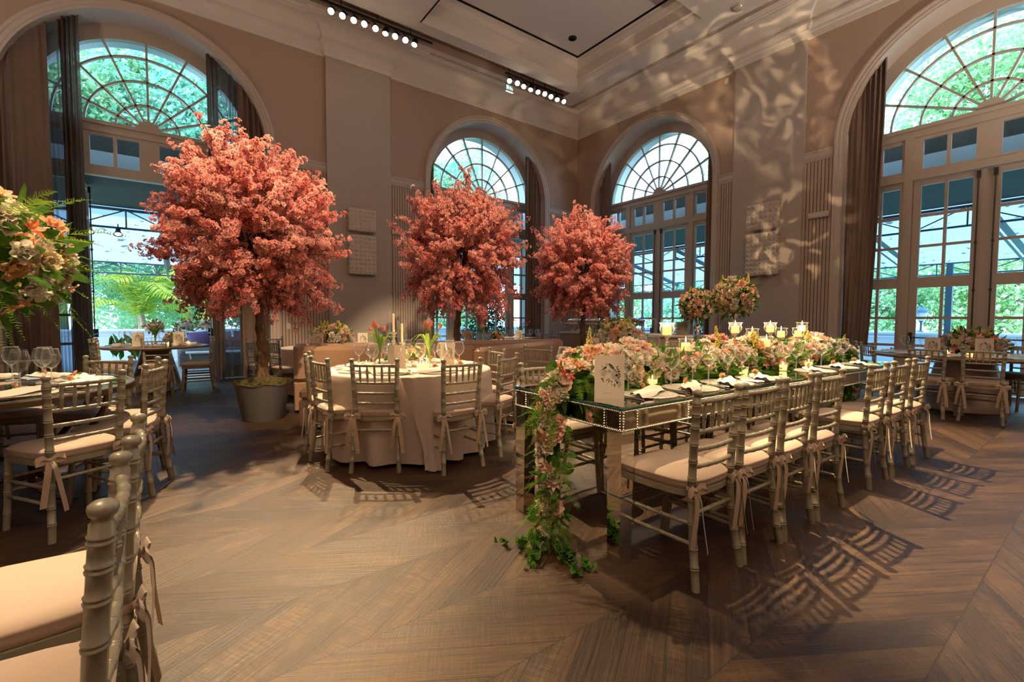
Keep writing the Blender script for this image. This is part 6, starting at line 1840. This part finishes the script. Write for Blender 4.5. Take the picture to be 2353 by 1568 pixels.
# terrace spots
for i, x in enumerate((-1.35, -1.0, -.62)):
    t = thing('terrace_spotlight', 'lit terrace spotlight under the truss, %s from the door leaf' % ORD[i], 'spotlight', (x * 1.28 - .1, RA - .05, ZA - .55), 0, 'terrace spotlights')
    MB().lathe([(.04, .08), (.05, -.02), (.09, -.10), (.085, -.10), (0, -.06)], 12, M=Matrix.Rotation(-.5, 4, 'X')).build('lamp_housing', M['black'], t); MB().lathe([(0, -.085), (.07, -.09)], 12, cap=False, M=Matrix.Rotation(-.5, 4, 'X')).build('lens', M['lens'], t); MB().tube([(0, 0, .05), (0, 0, .16)], .012, 5).build('bracket', M['black'], t)
# sofa, cushions, flowers and candles on the terrace behind the open doors
t = thing('terrace_sofa', 'low grey sofa on the terrace behind the garden doorway table', 'sofa', (1.35, 14.6, 0), 0)
MB().box(-1.2, 1.9, -.45, .45, .02, .30, bev=.03).build('seat_base', M['sofa'], t); MB().box(-1.2, 1.9, .35, .55, .02, .72, bev=.04).build('backrest', M['sofa'], t)
for k in range(3): MB().box(-1.18 + 1.03 * k, -.18 + 1.03 * k, -.48, .36, .30, .46, bev=.05).build('seat_cushion', M['sofa'], t)
for i, (x, m, l) in enumerate(((.62, 'purple', 'deep purple cushion on the terrace sofa, first from the doorway tulips'), (1.12, 'lilac', 'pale lilac cushion on the terrace sofa between purple ones'), (1.66, 'purple', 'deep purple cushion on the terrace sofa beside the lilac one'), (2.1, 'purple', 'deep purple cushion at the profile chair end of the terrace sofa'))):
    mb = MB(); n = 9
    for sgn in (-1, 1):
        rows = []
        for a in range(n):
            rows.append([((a / (n - 1) - .5) * .5, sgn * .09 * max(0, (1 - (2 * a / (n - 1) - 1) ** 2) * (1 - (2 * b / (n - 1) - 1) ** 2)) ** .6, (b / (n - 1) - .5) * .42) for b in range(n)])
        mb.grid(rows)
    o = mb.build('cushion', M[m], None, True, 180, (x, 14.82, .67)); o.rotation_euler = (-.25, .1 * (i - 1), 0); set_props(o, l, 'cushion', 'cushions on the terrace sofa')
def ttable(label, x, y, h, w):
    t = thing('low_table', label, 'table', (x, y, 0), 0, 'terrace low tables'); MB().box(-w, w, -.3, .3, h - .03, h).build('table_top', M['white'], t)
    for a in (-1, 1):
        for b in (-1, 1): MB().tube([(a * w * .9, b * .27, h - .03), (a * w * .8, b * .25, 0)], .012, 5).build('leg', M['white'], t)
ttable('white low table in front of the terrace sofa', 1.0, 13.5, .42, .7); ttable('white console on the terrace behind the sofa, holding bouquets', .9, 16.6, .70, 1.6)
PALE = {'rose_white': 4, 'rose_blush': 3, 'lisianthus_white': 3, 'carnation_pink': 1.5, 'alstroemeria_pink': 1}
for i, (x, y, z, r_, l) in enumerate(((.35, 16.6, 1.0, .22, 'white and pink terrace bouquet directly above the red tulips'), (.95, 16.6, 1.02, .25, 'white and red terrace bouquet beside the candle trio'), (2.25, 16.5, 1.15, .24, 'white bouquet in a silver trumpet vase at the open door leaf'), (-.35, 16.6, .95, .18, 'pale pink terrace bouquet half hidden behind the doorway menu card'))):
    bouquet('terrace_bouquet', l, (x, y, z), (r_, r_, r_ * .75), 34, PALE, .065, 120 + i, -.5, group='bouquets on the terrace', fern=4, gl=60, spike=0)
    t = thing('trumpet_vase', 'vase under the ' + l.replace(' directly', ''), 'vase', (x, y, .70), 0, 'vases on the terrace'); MB().lathe([(0, 0), (.05, 0), (.04, .03), (.05, .1), (.10, max(.12, z - .70 - r_ * .4)), (0, max(.11, z - .72 - r_ * .4))], 14).build('vase_body', M['silver'], t)
for i, (x, h) in enumerate(((1.52, .34), (1.70, .40), (1.88, .30))):
    t = thing('candlestick', 'slim terrace candlestick with pale globe, %s of three beside the door leaf' % ORD[i], 'candlestick', (x, 16.4, .70), 0, 'terrace candlesticks'); MB().lathe([(0, 0), (.045, 0), (.012, .02), (.01, h - .05), (.03, h - .04), (0, h - .03)], 10).build('stem', M['silver'], t); MB().lathe([(0, h - .035), (.05, h), (.05, h + .05), (0, h + .08)], 12).build('globe', M['china'], t)
# potted leafy plants on the terrace
for i, (x, y, l) in enumerate(((-.95, 13.2, 'broad leaved terrace plant behind the angled doorway chairs'), (-.55, 13.0, 'broad leaved terrace plant seen beneath the doorway table rim'))):
    t = thing('potted_plant', l, 'potted plant', (x, y, 0), 0, 'terrace potted plants'); r = random.Random(i); MB().lathe([(0, 0), (.13, 0), (.17, .3), (.15, .3), (0, .27)], 14).build('pot', M['pot'], t)
    pts = [(r.uniform(-.1, .1), r.uniform(-.1, .1), .3 + .3 * r.random()) for _ in range(26)]
    obj('foliage', leaves_mesh('foliage', pts, [(p[0] * 6, p[1] * 6, 1.2) for p in pts], .27, M['green'], r, 2.6, aligned=True), t)

# ------------------------------------------------------------------ trees and palms beyond
def foliage_np(name, n, R, mat, seed, size, blobs=26, flat=.8):
    r = np.random.default_rng(seed)
    bc = r.normal(size=(blobs, 3)); bc /= np.linalg.norm(bc, axis=1, keepdims=True); bc *= r.uniform(.25, .85, (blobs, 1)) * np.array(R); br = r.uniform(.22, .42, blobs) * R[0]
    k = r.integers(0, blobs, n); v = r.normal(size=(n, 3)); v /= np.linalg.norm(v, axis=1, keepdims=True)
    P = bc[k] + v * (br[k] * r.uniform(.6, 1.05, n))[:, None] * np.array([1, 1, flat])
    d = r.normal(size=(n, 3)); d /= np.linalg.norm(d, axis=1, keepdims=True); h = r.normal(size=(n, 3)); s = np.cross(d, h); s /= np.linalg.norm(s, axis=1, keepdims=True)
    L_ = (size * r.uniform(.6, 1.4, n))[:, None]
    V = np.stack([P, P + d * L_ * .5 + s * L_ * .28, P + d * L_, P + d * L_ * .5 - s * L_ * .28], 1).reshape(-1, 3)
    F = np.arange(4 * n).reshape(-1, 4)
    return np_mesh(name, V, F, mat)
FO = [foliage_np('foliage', 11000, (3.2, 3.2, 3.0), M['fol1'], 1, .17), foliage_np('foliage', 10000, (3., 3., 2.6), M['fol2'], 2, .15), foliage_np('foliage', 15000, (2.8, 2.8, 3.4), M['fol3'], 3, .16)]
TM = {}
def out_tree(label, x, y, zc, s, k, rz, group='trees beyond the terrace', h0=-.6, lean=0.):
    t = thing('leafy_tree', label, 'tree', (x, y, 0), rz, group)
    r = random.Random(int(x * 31 + y))
    P = crom([(0, 0, h0), (lean * .3, .1, zc * .35), (lean * .8, -.1, zc * .7), (lean, 0, zc)], 10)
    MB().tube(P, [.28 * s * (1 - .06 * i) for i in range(10)], 8).build('trunk', M['trunk'], t)
    for q in range(4):
        a = r.uniform(0, 6.28); b = P[5 + q % 3]
        MB().tube(crom([b, b + Vector((math.cos(a) * 1.0, math.sin(a) * 1.0, 1.1)) * s, b + Vector((math.cos(a) * 2.2, math.sin(a) * 2.2, 2.3)) * s], 6), [.12 * s, .10 * s, .08 * s, .06 * s, .045 * s, .02], 6).build('branch', M['trunk'], t)
    o = obj('foliage', FO[k], t, (lean, 0, zc)); o.scale = (s, s, s)
spec = [(-8, 25, 9.5, 1.5, 1), (-3.5, 25, 10.0, 1.5, 0), (1.0, 25.5, 9.5, 1.6, 2), (-1.5, 27, 12.5, 1.6, 1), (6, 26, 4.0, 1.3, 2), (11.5, 27, 10.5, 1.35, 1), (16, 28, 9, 1.4, 2), (-6.5, 24.5, 3., 1.2, 0), (.5, 24.5, 2.4, 1.15, 2), (4.5, 24, 2., 1.0, 0), (9.5, 24, 2.2, 1.1, 2), (13.5, 23.5, 2., 1.0, 0),
        (27, 14, 11.0, 1.4, 1), (27, 8.5, 3.4, 1.3, 2), (26.5, 4., 10.5, 1.5, 1), (28, -1., 11., 1.6, 2), (24.5, 11, 2.3, 1.1, 0), (24, 6.5, 1.9, 1.0, 0), (24.5, 2.5, 2.2, 1.1, 1), (24.5, -2.5, 2.3, 1.15, 2), (22, 19.5, 2.6, 1.15, 0), (27, -7, 5, 1.5, 1), (23, 15, 2., 1.0, 2)]
wn = ['dark green', 'light green', 'blue green']
side = {0: 'through the open garden doors', 1: 'through the buffet side windows'}
cnt = {}
for i, (x, y, z, s, k) in enumerate(spec):
    sd = 0 if y > x else 1; tall = 'tall' if z > 5 else 'low'; key = (sd, tall, k); cnt[key] = cnt.get(key, 0) + 1
    out_tree('%s %s tree outside, seen %s, %s of its look' % (tall, wn[k], side[sd], ORD[cnt[key] - 1]), x, y, z, s, k, i * 1.3, lean=.6 * ((i % 3) - 1))
# clipped dark hedges just outside
for (x0, x1, y0, y1, z1, l, k) in ((14.6, 15.4, 7.0, 9.6, 2.1, 'dark leafy hedge outside the smallest blossom tree window', 0), (8.6, 10.2, 13.8, 14.6, 2.3, 'dark leafy hedge outside the middle tree window, by the corner', 0)):
    t = thing('hedge', l, 'hedge', ((x0 + x1) / 2, (y0 + y1) / 2, 0), 0, 'hedges on the terrace'); n = 5200
    P = nrg.uniform(size=(n, 3)) * np.array([x1 - x0, y1 - y0, z1]) - np.array([(x1 - x0) / 2, (y1 - y0) / 2, 0])
    d = nrg.normal(size=(n, 3)); d /= np.linalg.norm(d, axis=1, keepdims=True); s = np.cross(d, nrg.normal(size=(n, 3))); s /= np.linalg.norm(s, axis=1, keepdims=True); Ls = nrg.uniform(.06, .13, (n, 1))
    V = np.stack([P, P + d * Ls * .5 + s * Ls * .3, P + d * Ls, P + d * Ls * .5 - s * Ls * .3], 1).reshape(-1, 3)
    obj('foliage', np_mesh('foliage', V, np.arange(4 * n).reshape(-1, 4), M['hedge']), t)
    MB().box(-(x1 - x0) / 2, (x1 - x0) / 2, -(y1 - y0) / 2, (y1 - y0) / 2, 0, .35, bev=.02).build('trough', M['pot'], t)
def frond_mesh(ln, mat, seed):
    r = random.Random(seed); V = []; F = []
    P = crom([(0, 0, 0), (ln * .25, 0, ln * .32), (ln * .62, 0, ln * .42), (ln * .95, 0, ln * .18)], 30)
    for i in range(1, 30):
        t = i / 29; d = (P[i] - P[i - 1]).normalized(); w = ln * .34 * math.sin(PI * min(.98, .12 + .82 * t)) ** .7
        for sgn in (-1, 1):
            s = Vector((0, sgn, 0)); e = P[i] + s * w * .8 + d * w * .6 + Vector((0, 0, -w * r.uniform(.2, .55)))
            b = len(V); m = P[i].lerp(e, .5) + Vector((0, 0, w * .06))
            V += [tuple(P[i]), tuple(m + d * .035), tuple(e), tuple(m - d * .035)]; F.append((b, b + 1, b + 2, b + 3))
        b = len(V); V += [tuple(P[i - 1] + Vector((0, .02, 0))), tuple(P[i - 1] + Vector((0, -.02, 0))), tuple(P[i] + Vector((0, -.015, .01))), tuple(P[i] + Vector((0, .015, .01)))]; F.append((b, b + 1, b + 2, b + 3))
    me = bpy.data.meshes.new('frond'); me.from_pydata(V, [], F); me.materials.append(mat); me.update(); return me
FRN = [frond_mesh(2.2, M['palm'], 1), frond_mesh(2.4, M['palm2'], 2)]
def palm(label, x, y, h, k, n, seed, s=1., group='palms beyond the terrace wall'):
    r = random.Random(seed); t = thing('palm_tree', label, 'palm', (x, y, 0), 0, group)
    MB().tube([(0, 0, -.6), (.05, 0, h * .5), (0, .03, h)], [.16 * s, .13 * s, .10 * s], 8).build('trunk', M['trunk'], t)
    for i in range(n):
        a = 2 * PI * i / n + r.uniform(-.2, .2)
        add_copy(FRN[k], 'frond', t, (0, 0, h), (r.uniform(-.2, .2), r.uniform(-.75, .55), a), s * r.uniform(.8, 1.15))
for (x, y, h, k, n, s, l) in ((-.75, 19.6, 1.35, 0, 15, .95, 'golden lit young palm over the terrace wall, behind the doorway menu card'), (1.4, 20.2, 2.1, 0, 14, 1., 'golden palm fronds over the terrace wall beside the largest blossom tree'), (-2.3, 20.5, 2.6, 1, 13, 1.1, 'blue green palm beyond the door leaf edge of the garden opening'),
                             (.5, 21.4, 2.7, 1, 15, 1.1, 'blue green palm centred behind the red tulips'), (2.6, 19.8, 1.5, 0, 13, .9, 'small golden palm beside the silver trumpet vase'), (6.0, 20.5, 2.2, 1, 14, 1.1, 'blue green palm outside the middle blossom tree window'), (8.6, 20., 1.8, 1, 13, 1., 'smaller blue green palm outside the middle blossom tree window')):
    palm(l, x, y, h, k, n, int(x * 10 + 50), s)
# leaning bare branch outside the window doors
t = thing('leaning_tree', 'thick leaning tree trunk crossing outside the sunlit window doors', 'tree', (21.5, 1.2, 0))
MB().tube(crom([(0, .6, -.6), (0, .5, 1.2), (-.1, .2, 2.2), (-.2, -.6, 3.0), (-.3, -2.2, 3.6), (-.3, -4., 4.2)], 16), [.26 - .008 * i for i in range(16)], 9).build('trunk', M['trunk'], t)
MB().tube(crom([(0, .5, 1.2), (.1, -.3, 2.2), (0, -1.4, 2.9)], 8), [.12, .11, .1, .09, .08, .06, .05, .03], 6).build('branch', M['trunk'], t)

# ------------------------------------------------------------------ sun and sky
w = bpy.data.worlds.new('sky'); bpy.context.scene.world = w; w.use_nodes = True; nt = w.node_tree
bg = [n for n in nt.nodes if n.type == 'BACKGROUND'][0]
g = N(nt, 'ShaderNodeTexCoord'); s = N(nt, 'ShaderNodeSeparateXYZ'); L(nt, g.outputs['Generated'], s.inputs[0])
f = N(nt, 'ShaderNodeMapRange'); f.inputs[1].default_value = -.05; f.inputs[2].default_value = .8; L(nt, s.outputs[2], f.inputs[0])
L(nt, mix_c(nt, f.outputs[0], (.68, .88, 1.), (.32, .62, 1.)), bg.inputs[0]); bg.inputs[1].default_value = 11.
l = bpy.data.lights.new('sun', 'SUN'); l.energy = 16.; l.angle = math.radians(1.); l.color = (1., .93, .80)
o = bpy.data.objects.new('sun', l); C.objects.link(o); o.rotation_euler = Vector((.42, .50, -.9)).to_track_quat('-Z', 'Y').to_euler()
for (c, P, rx) in [(c, pa, 0) for c in AC] + [(c, pb, 1) for c in BC]:
    l = bpy.data.lights.new('window_portal', 'AREA'); l.shape = 'RECTANGLE'; l.size = 3.7; l.size_y = 6.4; l.cycles.is_portal = True
    o = bpy.data.objects.new('window_portal', l); C.objects.link(o); o.location = P(c, RV + .25, 3.25)
    o.rotation_euler = Vector((0, -1, 0) if not rx else (-1, 0, 0)).to_track_quat('-Z', 'Z').to_euler()

sc = bpy.context.scene
sc.view_settings.view_transform = 'Standard'; sc.view_settings.look = 'None'; sc.view_settings.exposure = .1; sc.view_settings.gamma = 1.05
cy = sc.cycles
cy.max_bounces = 7; cy.diffuse_bounces = 3; cy.glossy_bounces = 4; cy.transmission_bounces = 4; cy.transparent_max_bounces = 14
cy.caustics_reflective = False; cy.caustics_refractive = False; cy.sample_clamp_indirect = 4.; cy.sample_clamp_direct = 0.
cy.use_denoising = True; cy.use_adaptive_sampling = True; cy.adaptive_threshold = .02
